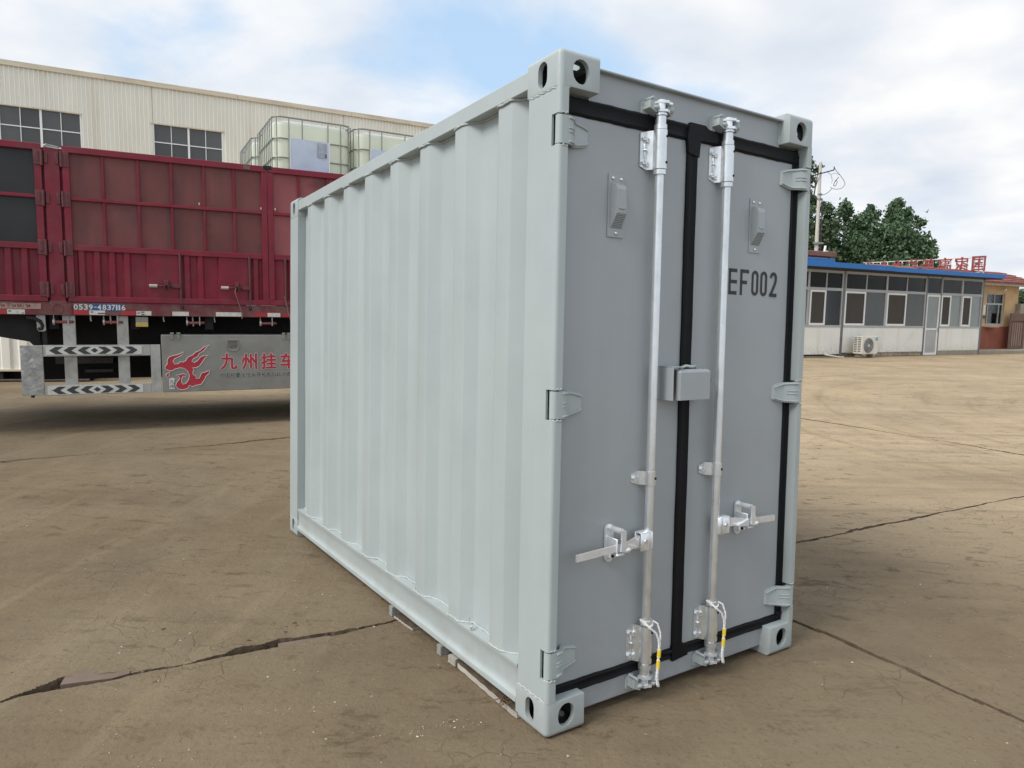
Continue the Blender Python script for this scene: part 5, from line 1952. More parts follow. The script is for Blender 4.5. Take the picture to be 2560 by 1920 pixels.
tank0 = caged_tank()
IBC = [(1.545, .17, 2.535, 'caged liquid tank with its whole grey label plate showing above the red trailer'),
       (2.575, .17, 2.515, 'caged liquid tank with its lower right half hidden behind the grey container top rail'),
       (1.43, 1.46, 2.535, 'caged liquid tank in the far row, only its left side showing behind another tank')]
first = True
for s_, y_, z_, lab in IBC:
    t_ = tank0 if first else copy_tree(tank0)
    first = False
    t_.location = tw_pt(s_, y_, z_)
    t_.rotation_euler = (0, 0, TA + math.radians(3))
    tag(t_, lab, 'liquid tank', 'caged liquid tanks stacked on the trailer')
for s_, y_ in ((1.545, .17), (2.575, .17), (1.43, 1.46)):
    t_ = copy_tree(tank0)
    t_.location = tw_pt(s_, y_, 1.302)
    t_.rotation_euler = (0, 0, TA + math.radians(3))
    tag(t_, 'caged liquid tank in the lower layer, hidden by the red trailer side panels', 'liquid tank', 'caged liquid tanks in the lower layer')

# ================================================================== cream steel hall behind
hall = empty('steel_hall', 'long cream steel-clad hall with dark grid windows, behind the red trailer', 'hall', None, (-14.57751547, 28.10263376, 0), math.radians(28))


def hpart(name, mb, m_, parent=None, smooth=None):
    return place(name, mb.mesh(name, [M[m_]], None, smooth), parent or hall)


wins = [(-9.75, -7.2), (-4.72, -2.16), (.25, 2.81), (5.25, 7.81), (10.25, 12.8)]
WZ0, WZ1 = 6.55, 8.46


def rib_profile(a, b, off):
    p = []
    k = math.floor((a - off) / .148) * .148 + off
    p.append((a, 0))
    while k < b:
        for dx, dy in ((0, 0), (.006, -.055), (.036, -.055), (.043, 0)):
            if a < k + dx < b:
                p.append((k + dx, dy))
        k += .148
    p.append((b, 0))
    return p


edges = [-16.0] + [e for wn in wins for e in wn] + [26.0]
mb = MB()


def clad(a, b, z0, z1):
    p = rib_profile(a, b, -4.50)
    v = [(x, y, z) for z in (z0, z1) for x, y in p]
    n_ = len(p)
    mb.add(v, [(i, i + 1, n_ + i + 1, n_ + i) for i in range(n_ - 1)])


for i in range(0, len(edges) - 1):
    if i % 2 == 0:
        clad(edges[i], edges[i + 1], GZ, 9.885)
    else:
        clad(edges[i], edges[i + 1], GZ, WZ0)
        clad(edges[i], edges[i + 1], WZ1 + .02, 9.885)
hpart('cladding', mb, 'cream')
for k in range(9):
    a = -16 + k * 4.73 + .5
    hpart('eaves_flashing', MB().box(a, a + 4.725, -.10 - .002 * (k % 2), .06, 9.862, 10.055 + .004 * (k % 2), .012), 'cream_flash')
for k in range(36):
    a = -16 + k * 1.18
mb = MB()
mb.extrude([(-.03, 9.86), (10, 12.2), (20, 9.86)], 0, -16, 26)
hpart('roof', mb, 'cream_flash')
mb = MB()
mb.box(-16, 26, .05, 20, GZ, 9.86)
hpart('wall_body', mb, 'soffit')
for a, b in wins:
    mb = MB()
    mb.box(a - .06, b + .06, -.055, .04, WZ1, WZ1 + .055, .006)
    fl = hpart('window_flashing', mb, 'cream_flash')
    mb = MB()
    mb.box(a, a + .045, -.02, .03, WZ0, WZ1)
    mb.box(b - .045, b, -.02, .03, WZ0, WZ1)
    for k, wd in ((1, .024), (2, .075), (3, .024)):
        x = a + .02 + (b - a - .04) * k / 4
        mb.box(x - wd / 2, x + wd / 2, -.015, .03, WZ0, WZ1 - .001)
    for z in (WZ0 + .02, 7.145, 7.785):
        mb.box(a + .045, b - .045, -.010, .03, z - .018, z + .018)
    fr = hpart('window', mb, 'white_frame')
    for k in range(4):
        for z0, z1 in ((WZ0 + .03, 7.127), (7.163, 7.767), (7.803, WZ1 - .002)):
            x0 = a + .02 + (b - a - .04) * k / 4
            x1 = a + .02 + (b - a - .04) * (k + 1) / 4
            hpart('pane', MB().box(x0, x1, .012, .020, z0, z1), 'dark_glass', fr)

# cream box container far behind, seen under the trailer
cc = empty('cream_container', 'cream corrugated box raised on dark beams, glimpsed under the left end of the red trailer', 'container', None, (-9.55, 12.83, 0), math.radians(12))
p = [(-6, 0)]
x = -5.9
while x < 1.3:
    p += [(x, 0), (x + .03, .03), (x + .13, .03), (x + .16, 0)]
    x += .29
p.append((1.55, 0))
v = [(x, y, z) for z in (.09, 2.4) for x, y in p]
n_ = len(p)
mb = MB().add(v, [(i, i + 1, n_ + i + 1, n_ + i) for i in range(n_ - 1)])
place('side_wall', mb.mesh('side_wall', [M['cream']]), cc)
place('body', MB().box(-6, 1.55, .035, 2.3, .06, 2.45).mesh('body', [M['cream']]), cc)
place('bottom_rail', MB().box(-6, 1.55, -.015, .05, .048, .09, .004).mesh('bottom_rail', [M['cream_flash']]), cc)
for x in (-5.6, -.30, 1.1):
    place('support_beam', MB().box(x, x + .35, .02, 2.2, GZ, .046).mesh('support_beam', [M['chassis']]), cc)
place('skid', MB().box(-6, 1.5, .0, .06, -.125, -.10).mesh('skid', [M['grey_patch']]), cc)
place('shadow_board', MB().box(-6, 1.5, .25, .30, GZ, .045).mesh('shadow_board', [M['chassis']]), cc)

# ================================================================== glazed office lean-to at right
OA = math.radians(27)
OP = (12.22825654, 25.68296803)
office = empty('office', 'low office with white panels, a long row of grey-framed windows and a blue flat roof', 'office', None, (*OP, 0), OA)


def ow(x, y, z=0.0):
    c, s_ = math.cos(OA), math.sin(OA)
    return Vector((OP[0] + x * c - y * s_, OP[1] + x * s_ + y * c, z))


def opart(name, mb, m_, parent=None, smooth=None):
    return place(name, mb.mesh(name, [M[m_]], None, smooth), parent or office)


SB, ST_, TB, TT, HB, HT_ = .960, 1.030, 2.280, 2.350, 2.945, 3.010
# white lower panels
for a, b, z0 in ((-4.2, -.185, -.03), (-.055, 4.705, .02), (5.735, 8.525, .04)):
    opart('wall_panel', MB().box(a, b, .0, .06, z0, SB - .002, .002), 'white_panel')
for a, b in ((-.185, -.058), (4.712, 4.795), (5.645, 5.728), (8.53, 8.64), (-4.3, -4.2)):
    opart('post', MB().box(a, b, -.012, .07, GZ, HT_ - .002, .003), 'dark_frame')
for a, b in ((-4.2, -.186), (-.057, 4.711), (5.729, 8.529)):
    opart('sill', MB().box(a, b, -.020, .06, SB, ST_, .002), 'grey_frame')
    opart('transom', MB().box(a, b, -.014, .06, TB, TT, .002), 'grey_frame')
    opart('head_rail', MB().box(a, b, -.010, .06, HB, HT_ - .003), 'grey_frame')
opart('transom', MB().box(4.796, 5.644, -.014, .06, TB, TT, .002), 'grey_frame')
opart('head_rail', MB().box(4.796, 5.644, -.010, .06, HB, HT_ - .003), 'grey_frame')


def bay(a, b, lower, upper):
    """one window: frame, panes and a sliding sash. lower: list of (s0, s1, kind)."""
    mb = MB()
    mb.box(a, a + .045, -.008, .05, ST_ - .02, HB + .01)
    mb.box(b - .045, b, -.008, .05, ST_ - .02, HB + .01)
    mb.box(a + .045, b - .045, -.006, .05, TT + .001, TT + .03)
    mb.box(a + .045, b - .045, -.006, .05, HB - .03, HB - .001)
    for s0, s1, _ in upper[1:]:
        mb.box(s0 - .022, s0 + .022, -.007, .05, TT + .01, HB - .01)
    fr = opart('window', mb, 'grey_frame')
    for s0, s1, kd in upper:
        opart('pane', MB().box(s0, s1, .022, .028, TT, HB), kd, fr)
    for s0, s1, kd in lower:
        if kd == 'screen':
            mb = MB()
            for x0, x1, z0, z1 in ((s0, s0 + .075, ST_ + .002, TB - .003), (s1 - .075, s1, ST_ + .002, TB - .003), (s0 + .075, s1 - .075, ST_ + .002, ST_ + .075), (s0 + .075, s1 - .075, TB - .065, TB - .003)):
                mb.box(x0, x1, -.016, .020, z0, z1)
            opart('sash', mb, 'white_frame', fr)
            opart('screen', MB().box(s0 + .07, s1 - .07, .0, .006, ST_ + .07, TB - .06), 'screen', fr)
        else:
            opart('pane', MB().box(s0, s1, .024, .030, ST_, TB), kd, fr)
            mb = MB()
            mb.box(s1 - .03, s1, -.004, .04, ST_ + .003, TB - .004)
            opart('sash_stile', mb, 'grey_frame', fr)
    return fr


bay(-4.2, -1.98, [(-4.1, -3.2, 'screen'), (-3.2, -2.0, 'glass_hazy')], [(-4.15, -3.1, 'glass'), (-3.1, -2.0, 'glass')])
bay(-1.98, -.187, [(-1.90, -1.07, 'screen'), (-1.07, -.20, 'glass_clear')], [(-1.95, -1.07, 'glass'), (-1.07, -.20, 'glass')])
bay(-.056, 2.30, [(-.05, 1.10, 'screen'), (1.10, 2.27, 'glass_hazy')], [(-.03, 1.11, 'glass'), (1.11, 2.27, 'glass')])
bay(2.30, 4.71, [(2.34, 3.51, 'screen'), (3.51, 4.68, 'glass_hazy')], [(2.33, 3.50, 'glass'), (3.50, 4.68, 'glass')])
bay(5.73, 7.12, [(5.74, 6.38, 'screen'), (6.38, 7.09, 'frosted')], [(5.75, 7.10, 'glass_clear')])
bay(7.12, 8.53, [(7.15, 7.79, 'screen'), (7.79, 8.50, 'frosted')], [(7.14, 8.50, 'glass_clear')])
# door
mb = MB()
mb.box(4.80, 4.86, -.012, .04, -.12, TB - .002)
mb.box(5.56, 5.64, -.016, .04, -.12, TB - .002)
mb.box(4.86, 5.56, -.012, .04, .88, .95)
mb.box(4.86, 5.56, -.012, .04, TB - .07, TB - .002)
mb.box(4.86, 5.56, -.012, .04, -.12, -.04)
dr = opart('door', mb, 'white_frame')
opart('pane', MB().box(4.85, 5.57, .006, .014, .94, TB - .06), 'frosted', dr)
opart('lower_panel', MB().box(4.85, 5.57, .004, .016, -.06, .89), 'door_alu', dr)
mb = MB()
mb.box(5.585, 5.615, -.03, -.014, .78, .98, .004)
mb.cyl((5.60, -.045, .92), (5.52, -.045, .92), .010, 8)
mb.cyl((5.60, -.016, .92), (5.60, -.05, .92), .010, 8)
opart('handle', mb, 'grey_frame', dr, 40)
mbw = MB().box(4.84, 5.62, .026, .032, TT, HB)
opart('pane', mbw, 'glass_clear')
# roof with its blue fascia
mb = MB()
mb.box(-4.9, 4.80, -.60, 3.3, 3.06, 3.115)
mb.box(4.80, 8.9, -.60, .16, 3.06, 3.115)
opart('roof', mb, 'soffit')
opart('fascia', MB().box(1.75, 8.92, -.66, -.60, 3.035, 3.205, .004), 'blue_roof')
opart('fascia', MB().box(-5.0, 1.748, -.664, -.60, 3.045, 3.225, .004), 'blue_roof')
opart('roof_sheet', MB().box(-4.95, 4.80, -.60, 3.3, 3.118, 3.165), 'blue_roof')
opart('roof_sheet', MB().box(4.803, 8.9, -.60, .18, 3.118, 3.165), 'blue_roof')
opart('raised_fascia', MB().box(-5.0, -1.40, -.55, 1.0, 3.168, 3.345, .006), 'blue_roof')
opart('soffit_board', MB().box(-4.9, 8.88, -.598, .10, 3.012, 3.058), 'soffit')
# interior
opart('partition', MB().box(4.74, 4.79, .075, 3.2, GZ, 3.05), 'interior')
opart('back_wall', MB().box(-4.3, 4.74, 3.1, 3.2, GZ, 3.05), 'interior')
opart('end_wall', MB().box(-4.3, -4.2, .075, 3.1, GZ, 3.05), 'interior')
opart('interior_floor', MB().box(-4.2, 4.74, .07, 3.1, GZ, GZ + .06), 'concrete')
opart('base_void', MB().box(-4.2, -.186, .10, .14, GZ, -.03), 'soffit')
# plinth bricks
opart('plinth_mortar', MB().box(-.05, 4.70, .030, .07, GZ, .020), 'mortar')
x = .95
k = 0
while x < 4.62:
    wd = random.uniform(.36, .42)
    mb = MB().box(x, min(x + wd, 4.69), .004 + random.uniform(-.008, .008), .045, GZ + .012, -.022 + random.uniform(-.008, .006), .012)
    opart('brick', mb, 'brick')
    x += wd + .022
opart('plinth_cap', MB().box(.2, 4.70, -.004, .05, -.016, .018, .004), 'concrete')
opart('plinth_cap', MB().box(5.735, 8.525, -.006, .055, GZ, .037, .006), 'concrete')
opart('threshold', MB().box(4.80, 5.64, -.03, .06, GZ, -.123, .005), 'concrete')
# things inside, seen through the glass
fr_ = empty('refrigerator', 'white upright refrigerator standing inside the office behind the second window from the left', 'refrigerator', None, ow(-.80, .55), OA)
place('body', MB().box(0, .48, 0, .55, GZ + .06, 1.78, .02).mesh('body', [M['fridge']]), fr_)
place('door', MB().box(.01, .47, -.03, -.002, .65, 1.75, .01).mesh('door', [M['fridge']]), fr_)
place('door', MB().box(.01, .47, -.03, -.002, GZ + .12, .62, .01).mesh('door', [M['fridge']]), fr_)
wd_ = empty('water_heater', 'white rounded water tank hanging beside the refrigerator inside the office', 'water tank', None, ow(-.30, 1.0), OA)
mb = MB()
mb.cyl((.25, .0, 1.42), (.25, .0, 1.92), .19, 18)
mb.ball((.25, 0, 1.92), .19, 16, 8, (1, 1, .4))
place('tank', mb.mesh('tank', [M['fridge']], None, 50), wd_)
place('bracket', MB().box(.20, .30, .18, .40, 1.5, 1.8).mesh('bracket', [M['grey_frame']]), wd_)
mb = MB().box(0, .30, 0, .004, 0, .46)
po = place('wall_notice', mb.mesh('wall_notice', [M['paper']]), None, ow(1.72, .036, 1.44))
po.rotation_euler = (0, 0, OA)
tag(po, 'blank white paper sheet stuck inside the office window beside the screened sash', 'notice')
cu = empty('counter', 'pale counter standing inside the office below the papered window', 'counter', None, ow(1.15, 1.3), OA)
place('front', MB().box(0, 1.5, 0, .5, GZ + .06, 1.30).mesh('front', [M['ochre']]), cu)
place('top', MB().box(-.03, 1.53, -.04, .54, 1.302, 1.36).mesh('top', [M['paper']]), cu)
sg = empty('wall_board', 'dull pink board on the office back wall, seen through the upper left panes', 'board', None, ow(-.75, 2.95), OA)
place('panel', MB().box(0, 1.0, 0, .05, 2.3, 2.95).mesh('panel', [M['dado']]), sg)

# air-conditioner outdoor unit
ac = empty('air_conditioner', 'aged white outdoor air-conditioner unit on bricks against the white office panel', 'air conditioner', None, ow(.23, -.62), OA)
mb = MB()
mb.box(0, .88, 0, .36, .0, .655, .012)
place('casing', mb.mesh('casing', [M['ac_white']]), ac)
mb = MB()
mb.cyl((.36, -.004, .31), (.36, .02, .31), .272, 36)
fan = place('fan_recess', mb.mesh('fan_recess', [M['ac_dark']], None, 40), ac)
for k in range(9):
    r_ = .045 + k * .0275
    mb = MB()
    mb.tube([(.36 + r_ * math.cos(a), -.012 - .004 * (1 - k / 9), .31 + r_ * math.sin(a)) for a in np.linspace(0, 2 * PI, 33)], .0035, 4)
    place('grille_ring', mb.mesh('grille_ring', [M['grey_frame']], None, 60), fan)
for k in range(6):
    a = k * PI / 6 + .1
    mb = MB()
    mb.cyl((.36 - .27 * math.cos(a), -.008, .31 - .27 * math.sin(a)), (.36 + .27 * math.cos(a), -.008, .31 + .27 * math.sin(a)), .004, 5)
    place('grille_spoke', mb.mesh('grille_spoke', [M['grey_frame']]), fan)
mb = MB()
mb.cyl((.36, -.020, .31), (.36, .0, .31), .042, 14)
place('fan_hub', mb.mesh('fan_hub', [M['ac_white']], None, 40), fan)
for col in (.05, .21):
    for row in range(9):
        z = .075 + row * .062
        place('louvre_slot', MB().box(-.004, .004, col, col + .115, z, z + .030).mesh('louvre_slot', [M['ac_dark']]), ac)
stk = place('sticker', MB().box(.735, .865, -.0045, .002, .50, .605).mesh('sticker', [M['sticker_blue']]), ac)
mb = MB()
mb.ribbon([(.752, .555), (.775, .575), (.790, .540), (.805, .565), (.845, .555)], .018, lambda u, v_: (u, -.006, v_))
place('sticker_mark', mb.mesh('sticker_mark', [M['paper']]), stk)
for x in (.14, .70):
    mb = MB()
    mb.box(x, x + .09, .02, .34, -.045, -.001, .006)
    place('foot', mb.mesh('foot', [M['ac_white']]), ac)
for x0, wd, lab, m_ in ((.0, .32, 'brown brick under the left foot of the outdoor air-conditioner unit', 'mortar'), (.68, .16, 'small pale brick under the right foot of the outdoor air-conditioner unit', 'concrete')):
    o = place('loose_brick', MB().box(0, wd, 0, .26, 0, .10, .008).mesh('loose_brick', [M[m_]]), None, ow(.23 + x0, -.58, GZ))
    o.rotation_euler = (0, 0, OA)
    tag(o, lab, 'brick')
mb = MB()
pp = [ow(-.98, -.02, -.03), ow(-.96, -.12, -.045), ow(-.60, -.22, -.105), ow(-.42, -.26, -.13), ow(-.26, -.26, -.125)]
mb.tube([p - pp[0] for p in pp], .030, 8)
o = place('drain_pipe', mb.mesh('drain_pipe', [M['ac_white']], None, 50), None, pp[0])
tag(o, 'short white drain pipe lying on the ground left of the air-conditioner unit', 'pipe')

# ================================================================== yellow gatehouse with red tiled roof
gate_h = empty('gatehouse', 'small yellow gatehouse with a brick-red dado and red tiled roof, right of the office', 'gatehouse', None, (*ow(0, 1.2).xy, 0), OA)


def gpart(name, mb, m_, parent=None, smooth=None):
    return place(name, mb.mesh(name, [M[m_]], None, smooth), parent or gate_h)


WX0, WX1, WZa, WZb = 11.06, 12.52, 1.10, 2.54
mb = MB()
mb.box(4.85, WX0, 0, .2, 1.03, 2.95)
mb.box(WX1, 13.60, 0, .2, 1.03, 2.95)
mb.box(WX0, WX1, 0, .2, 1.03, WZa)
mb.box(WX0, WX1, 0, .2, WZb, 2.95)
mb.box(13.40, 13.60, .2, 4.0, GZ, 2.95)
gpart('wall', mb, 'ochre')
gpart('dado', MB().box(4.85, 13.62, -.012, .2, GZ, 1.03), 'dado')
mb = MB()
mb.box(WX0, WX0 + .07, .06, .12, WZa, WZb)
mb.box(WX1 - .07, WX1, .06, .12, WZa, WZb)
mb.box(WX0 + .07, WX1 - .07, .06, .12, 2.02, 2.09)
mb.box(WX0 + .07, WX1 - .07, .06, .12, WZa, WZa + .06)
mb.box(WX0 + .07, WX1 - .07, .06, .12, WZb - .05, WZb)
mb.box(11.76, 11.80, .06, .12, 2.09, WZb - .05)
for x in (11.26, 12.14):
    mb.box(x, x + .05, .055, .12, WZa + .06, 2.02)
gw = gpart('window', mb, 'grey_frame')
for a, b, z0, z1 in ((WX0 + .06, 11.765, 2.085, 2.50), (11.795, WX1 - .06, 2.085, 2.50), (WX0 + .06, 11.27, 1.15, 2.025), (11.30, 12.145, 1.15, 2.025), (12.18, WX1 - .06, 1.15, 2.025)):
    gpart('pane', MB().box(a, b, .088, .094, z0, z1), 'glass', gw)
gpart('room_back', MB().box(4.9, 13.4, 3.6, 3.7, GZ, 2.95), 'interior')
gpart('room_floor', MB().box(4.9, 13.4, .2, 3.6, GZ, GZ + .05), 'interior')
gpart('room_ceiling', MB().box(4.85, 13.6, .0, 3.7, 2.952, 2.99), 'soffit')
# tiled roof: overlapping courses of tiles
RZ0, RY0, RZ1, RY1 = 2.99, -.52, 3.66, 1.55
gpart('eaves_board', MB().box(4.8, 14.6, -.50, -.44, 2.86, 2.985, .006), 'concrete')
NC = 6
tile_n = 0
for c in range(NC):
    t0, t1 = c / NC, (c + 1.12) / NC
    y0, y1 = RY0 + (RY1 - RY0) * t0, RY0 + (RY1 - RY0) * t1
    z0, z1 = RZ0 + (RZ1 - RZ0) * t0 + .045, RZ0 + (RZ1 - RZ0) * t1 + .02
    x = 8.0 - (.15 if c % 2 else 0)
    while x < 14.75:
        wd = .33
        j = random.uniform(-.008, .008)
        mb = MB()
        v = [(x, y0 + j, z0 + j + .02), (x + wd - .012, y0 - j, z0 - j * .5 + .02), (x + wd - .012, y1, z1), (x, y1, z1)]
        v2 = [(p[0], p[1], p[2] - .055) for p in v]
        mb.add(v + v2, [(0, 1, 2, 3), (0, 4, 5, 1), (1, 5, 6, 2), (2, 6, 7, 3), (3, 7, 4, 0), (7, 6, 5, 4)])
        gpart('roof_tile', mb, 'tile')
        x += wd
mb = MB()
mb.add([(4.8, RY0, RZ0), (14.7, RY0, RZ0), (14.7, RY1, RZ1), (4.8, RY1, RZ1), (4.8, RY0, RZ0 - .03), (14.7, RY0, RZ0 - .03), (14.7, RY1, RZ1 - .03), (4.8, RY1, RZ1 - .03)],
       [(0, 1, 2, 3), (7, 6, 5, 4), (0, 4, 5, 1), (2, 6, 7, 3), (1, 5, 6, 2), (3, 7, 4, 0)])
gpart('roof_deck', mb, 'tile')
gpart('back_roof', MB().box(4.8, 14.7, RY1 - .02, 3.9, 3.50, 3.60), 'tile')
gpart('shelf', MB().box(11.0, 11.78, -.26, -.014, .985, 1.03, .006), 'concrete')
gpart('notice', MB().box(10.85, 11.0, -.006, -.001, 1.55, 2.0), 'paper')
mb = MB()
mb.ball((12.18, -.14, 2.72), .07, 10, 6)
mb.cyl((12.18, -.14, 2.79), (12.18, -.05, 2.86), .02, 6)
gpart('wall_lamp', mb, 'paper', None, 40)
mb = MB()
mb.box(10.86, 11.05, -.14, -.014, 1.40, 1.52, .01)
gpart('letter_tray', mb, 'dark_frame')
kerb = place('raised_kerb', MB().box(8.66, 16.5, .10, 1.2, GZ, -.012, .012).mesh('raised_kerb', [M['concrete']]), None, (*OP, 0))
kerb.rotation_euler = (0, 0, OA)
tag(kerb, 'low raised concrete kerb strip along the foot of the gatehouse', 'kerb')
# gate leaf
gl = empty('slatted_gate', 'weathered brown slatted gate leaf standing open against the gatehouse wall', 'gate', None, ow(12.50, .86), OA)
mb = MB()
mb.box(0, .09, 0, .06, 0.0, 1.64)
mb.box(1.10, 1.20, 0, .06, 0.0, 1.64)
mb.box(.09, 1.10, 0, .06, 1.30, 1.64)
mb.box(.09, 1.10, 0, .06, 0.0, .13)
place('frame', mb.mesh('frame', [M['gate_wood']]), gl)
place('back_board', MB().box(.09, 1.10, .040, .055, .13, 1.30).mesh('back_board', [M['gate_wood']]), gl)
for k in range(5):
    x = .20 + k * .178
    place('slat', MB().box(x, x + .085, .005, .036, .135, 1.22 + .02 * math.sin(k * 3), .004).mesh('slat', [M['gate_slat']]), gl)
pil = empty('gate_pillar', 'pale concrete gate pillar with a thicker top block, at the right edge', 'pillar', None, ow(13.70, 1.0), OA)
place('shaft', MB().box(.02, .52, 0, .5, GZ, 1.545, .01).mesh('shaft', [M['concrete']]), pil)
place('top_block', MB().box(-.28, .62, -.04, .54, 1.548, 2.10, .012).mesh('top_block', [M['concrete']]), pil)
van = empty('white_vehicle', 'white vehicle parked beyond the gate pillar, cut off by the picture edge', 'vehicle', None, ow(15.05, 1.6), OA)
mb = MB()
mb.extrude([(0, .12), (0, .75), (.35, .85), (.9, 1.45), (3.6, 1.5), (4.0, .9), (4.0, .12)], 1, 0, 1.7)
place('body', mb.mesh('body', [M['van']]), van)
for x in (.8, 3.2):
    for y in (-.03, 1.53):
        place('wheel', MB().cyl((x, y, GZ + .31), (x, y + .2, GZ + .31), .31, 18).mesh('wheel', [M['tyre']], None, 40), van)
place('bumper', MB().box(-.06, .0, .05, 1.65, .02, .25, .01).mesh('bumper', [M['dark_frame']]), van)
for y in (.15, 1.25):
    place('headlight', MB().box(-.02, .02, y, y + .3, .5, .66, .01).mesh('headlight', [M['fridge']]), van)

# outbuilding with a flat brown parapet behind the office
ob = empty('outbuilding', 'outbuilding with a flat brown parapet edge, rising behind the blue office roof', 'outbuilding', None, ow(0, 3.7), OA)
place('wall', MB().box(-3.0, 3.7, .2, 4.0, GZ, 3.92).mesh('wall', [M['ochre']]), ob)
place('parapet', MB().box(-3.2, 4.05, 0, 4.2, 3.94, 4.16, .02).mesh('parapet', [M['brownbrick']]), ob)
place('vent_pipe', MB().cyl((3.72, .4, 4.15), (3.78, .4, 4.45), .05, 8).mesh('vent_pipe', [M['white_frame']], None, 40), ob)
mb = MB()
mb.ball((3.95, .5, 4.20), .10, 8, 5, (1.2, 1, .6))
place('bundle', mb.mesh('bundle', [M['white_frame']], None, 50), ob)

# ================================================================== rooftop sign, seen from behind
SP = Vector((22.21, 33.02, 0))
SD = Vector((18.76 - 22.21, 37.6 - 33.02, 0)).normalized()
sa = math.atan2(SD.y, SD.x)
sign = empty('rooftop_sign', 'row of red rooftop characters on a pale frame, seen mirrored from behind', 'sign', None, SP, sa)
slots = [(0.0, .57), (.72, 1.33), (1.44, 2.07), (2.25, 2.79), (2.98, 3.49), (3.71, 4.20), (4.44, 4.93), (5.18, 5.68)]
mb = MB()
mb.box(-.02, 5.76, .01, .05, 4.235, 4.272)
mb.box(-.02, 5.76, .02, .05, 3.56, 3.585)
fr = place('frame_rail', mb.mesh('frame_rail', [M['sign_frame']]), sign)
for a, b in slots:
    for t in (.12, .5, .86):
        x = a + (b - a) * t
        place('frame_post', MB().box(x - .022, x + .022, .01, .048, 2.9, 4.236).mesh('frame_post', [M['sign_frame']]), sign)
    place('frame_bar', MB().box(a, b, .012, .046, 3.89, 3.928).mesh('frame_bar', [M['sign_frame']]), sign)
    mb = MB()
    mb.tube([(a + (b - a) * .14, .03, 3.60), (a + (b - a) * .50, .03, 4.22)], .014, 5)
    place('frame_brace', mb.mesh('frame_brace', [M['sign_frame']]), sign)
# the characters face the far side: from here they read mirrored, first character at right
for (a, b), c in zip(slots, '国家高新技术企业'):
    mb = MB()
    v, f = text2d(c, .010)
    xs_, ys_ = [p[0] for p in v], [p[1] for p in v]
    x0, x1, y0, y1 = min(xs_), max(xs_), min(ys_), max(ys_)
    top = [(a + (b - a) * (x - x0) / (x1 - x0), z) for x, z in [(p[0], 3.62 + .70 * (p[1] - y0) / (y1 - y0)) for p in v]]
    nv = len(top)
    vs = [(x, .06, z) for x, z in top] + [(x, .12, z) for x, z in top]
    cnt = {}
    for q in f:
        for i in range(len(q)):
            e = (q[i], q[(i + 1) % len(q)])
            cnt[e] = 1
    sidef = [(e[0], e[1], e[1] + nv, e[0] + nv) for e in cnt if (e[1], e[0]) not in cnt]
    mb.add(vs, list(f) + [tuple(i + nv for i in q[::-1]) for q in f] + sidef)
    place('sign_character', mb.mesh('sign_character', [M['sign_red']]), sign)

# ================================================================== pole and wires
pole = empty('utility_pole', 'pale concrete utility pole with a crossarm and looped wires, in front of the tall tree', 'utility pole', None, (14.17, 33.0, 0))
mb = MB()
mb.cyl((.06, 0, GZ), (-.04, 0, 8.46), .125, 14, .062)
place('shaft', mb.mesh('shaft', [M['pole']], None, 50), pole)
mb = MB()
mb.cyl((-.50, -.12, 7.80), (.55, -.12, 8.10), .028, 6)
mb.cyl((.55, -.12, 8.10), (.545, -.12, 8.25), .022, 6)
mb.cyl((-.04, -.10, 7.98), (-.04, .1, 7.98), .03, 6)
place('crossarm', mb.mesh('crossarm', [M['chassis']], None, 40), pole)


def wire(pts, r=.010):
    P = []
    k = [Vector(p) for p in pts]
    k = [k[0]] + k + [k[-1]]
    for i in range(1, len(k) - 2):
        for t in np.linspace(0, 1, 8, endpoint=False):
            a, b, c, d = k[i - 1], k[i], k[i + 1], k[i + 2]
            P.append(.5 * ((2 * b) + (-a + c) * t + (2 * a - 5 * b + 4 * c - d) * t * t + (-a + 3 * b - 3 * c + d) * t ** 3))
    P.append(k[-1])
    mb = MB().tube(P, r, 5)
    place('wire', mb.mesh('wire', [M['cable']], None, 60), pole)


wire([(.545, -.12, 8.22), (.68, -.1, 8.05), (.83, -.1, 7.90), (1.02, -.1, 7.66), (1.10, -.1, 7.48), (.95, -.1, 7.28), (.64, -.1, 7.24), (.43, -.1, 7.32)], .012)
wire([(.25, -.1, 8.00), (.42, -.1, 7.88), (.50, -.1, 7.65), (.48, -.1, 7.50)], .009)
wire([(.82, -.1, 7.88), (.62, -.1, 7.96), (.45, -.1, 7.90)], .008)
wire([(.80, -.1, 7.78), (.64, -.1, 7.58), (.58, -.1, 7.40)], .016)
wire([(.58, -.1, 7.40), (.66, -.1, 7.38), (.74, -.1, 7.58), (.62, -.1, 7.62)], .014)
wire([(-.04, -.09, 7.0), (.05, -.1, 6.95), (.3, -.1, 7.05), (.5, -.1, 7.25)], .014)
for dx in (.09, .13):
    mb = MB().cyl((dx - .03, -.12, 6.8), (dx + .06, -.12, 3.6), .014, 5)
    place('down_cable', mb.mesh('down_cable', [M['cable']]), pole)
for z in (7.0, 6.78, 4.75):
    mb = MB()
    mb.cyl((.01, 0, z - .04), (.01, 0, z + .04), .135 - z * .004, 12)
    place('band', mb.mesh('band', [M['steel_cage']], None, 40), pole)
mb = MB()
mb.box(-.22, .26, -.14, -.10, 4.72, 4.80)
place('bracket', mb.mesh('bracket', [M['steel_cage']]), pole)

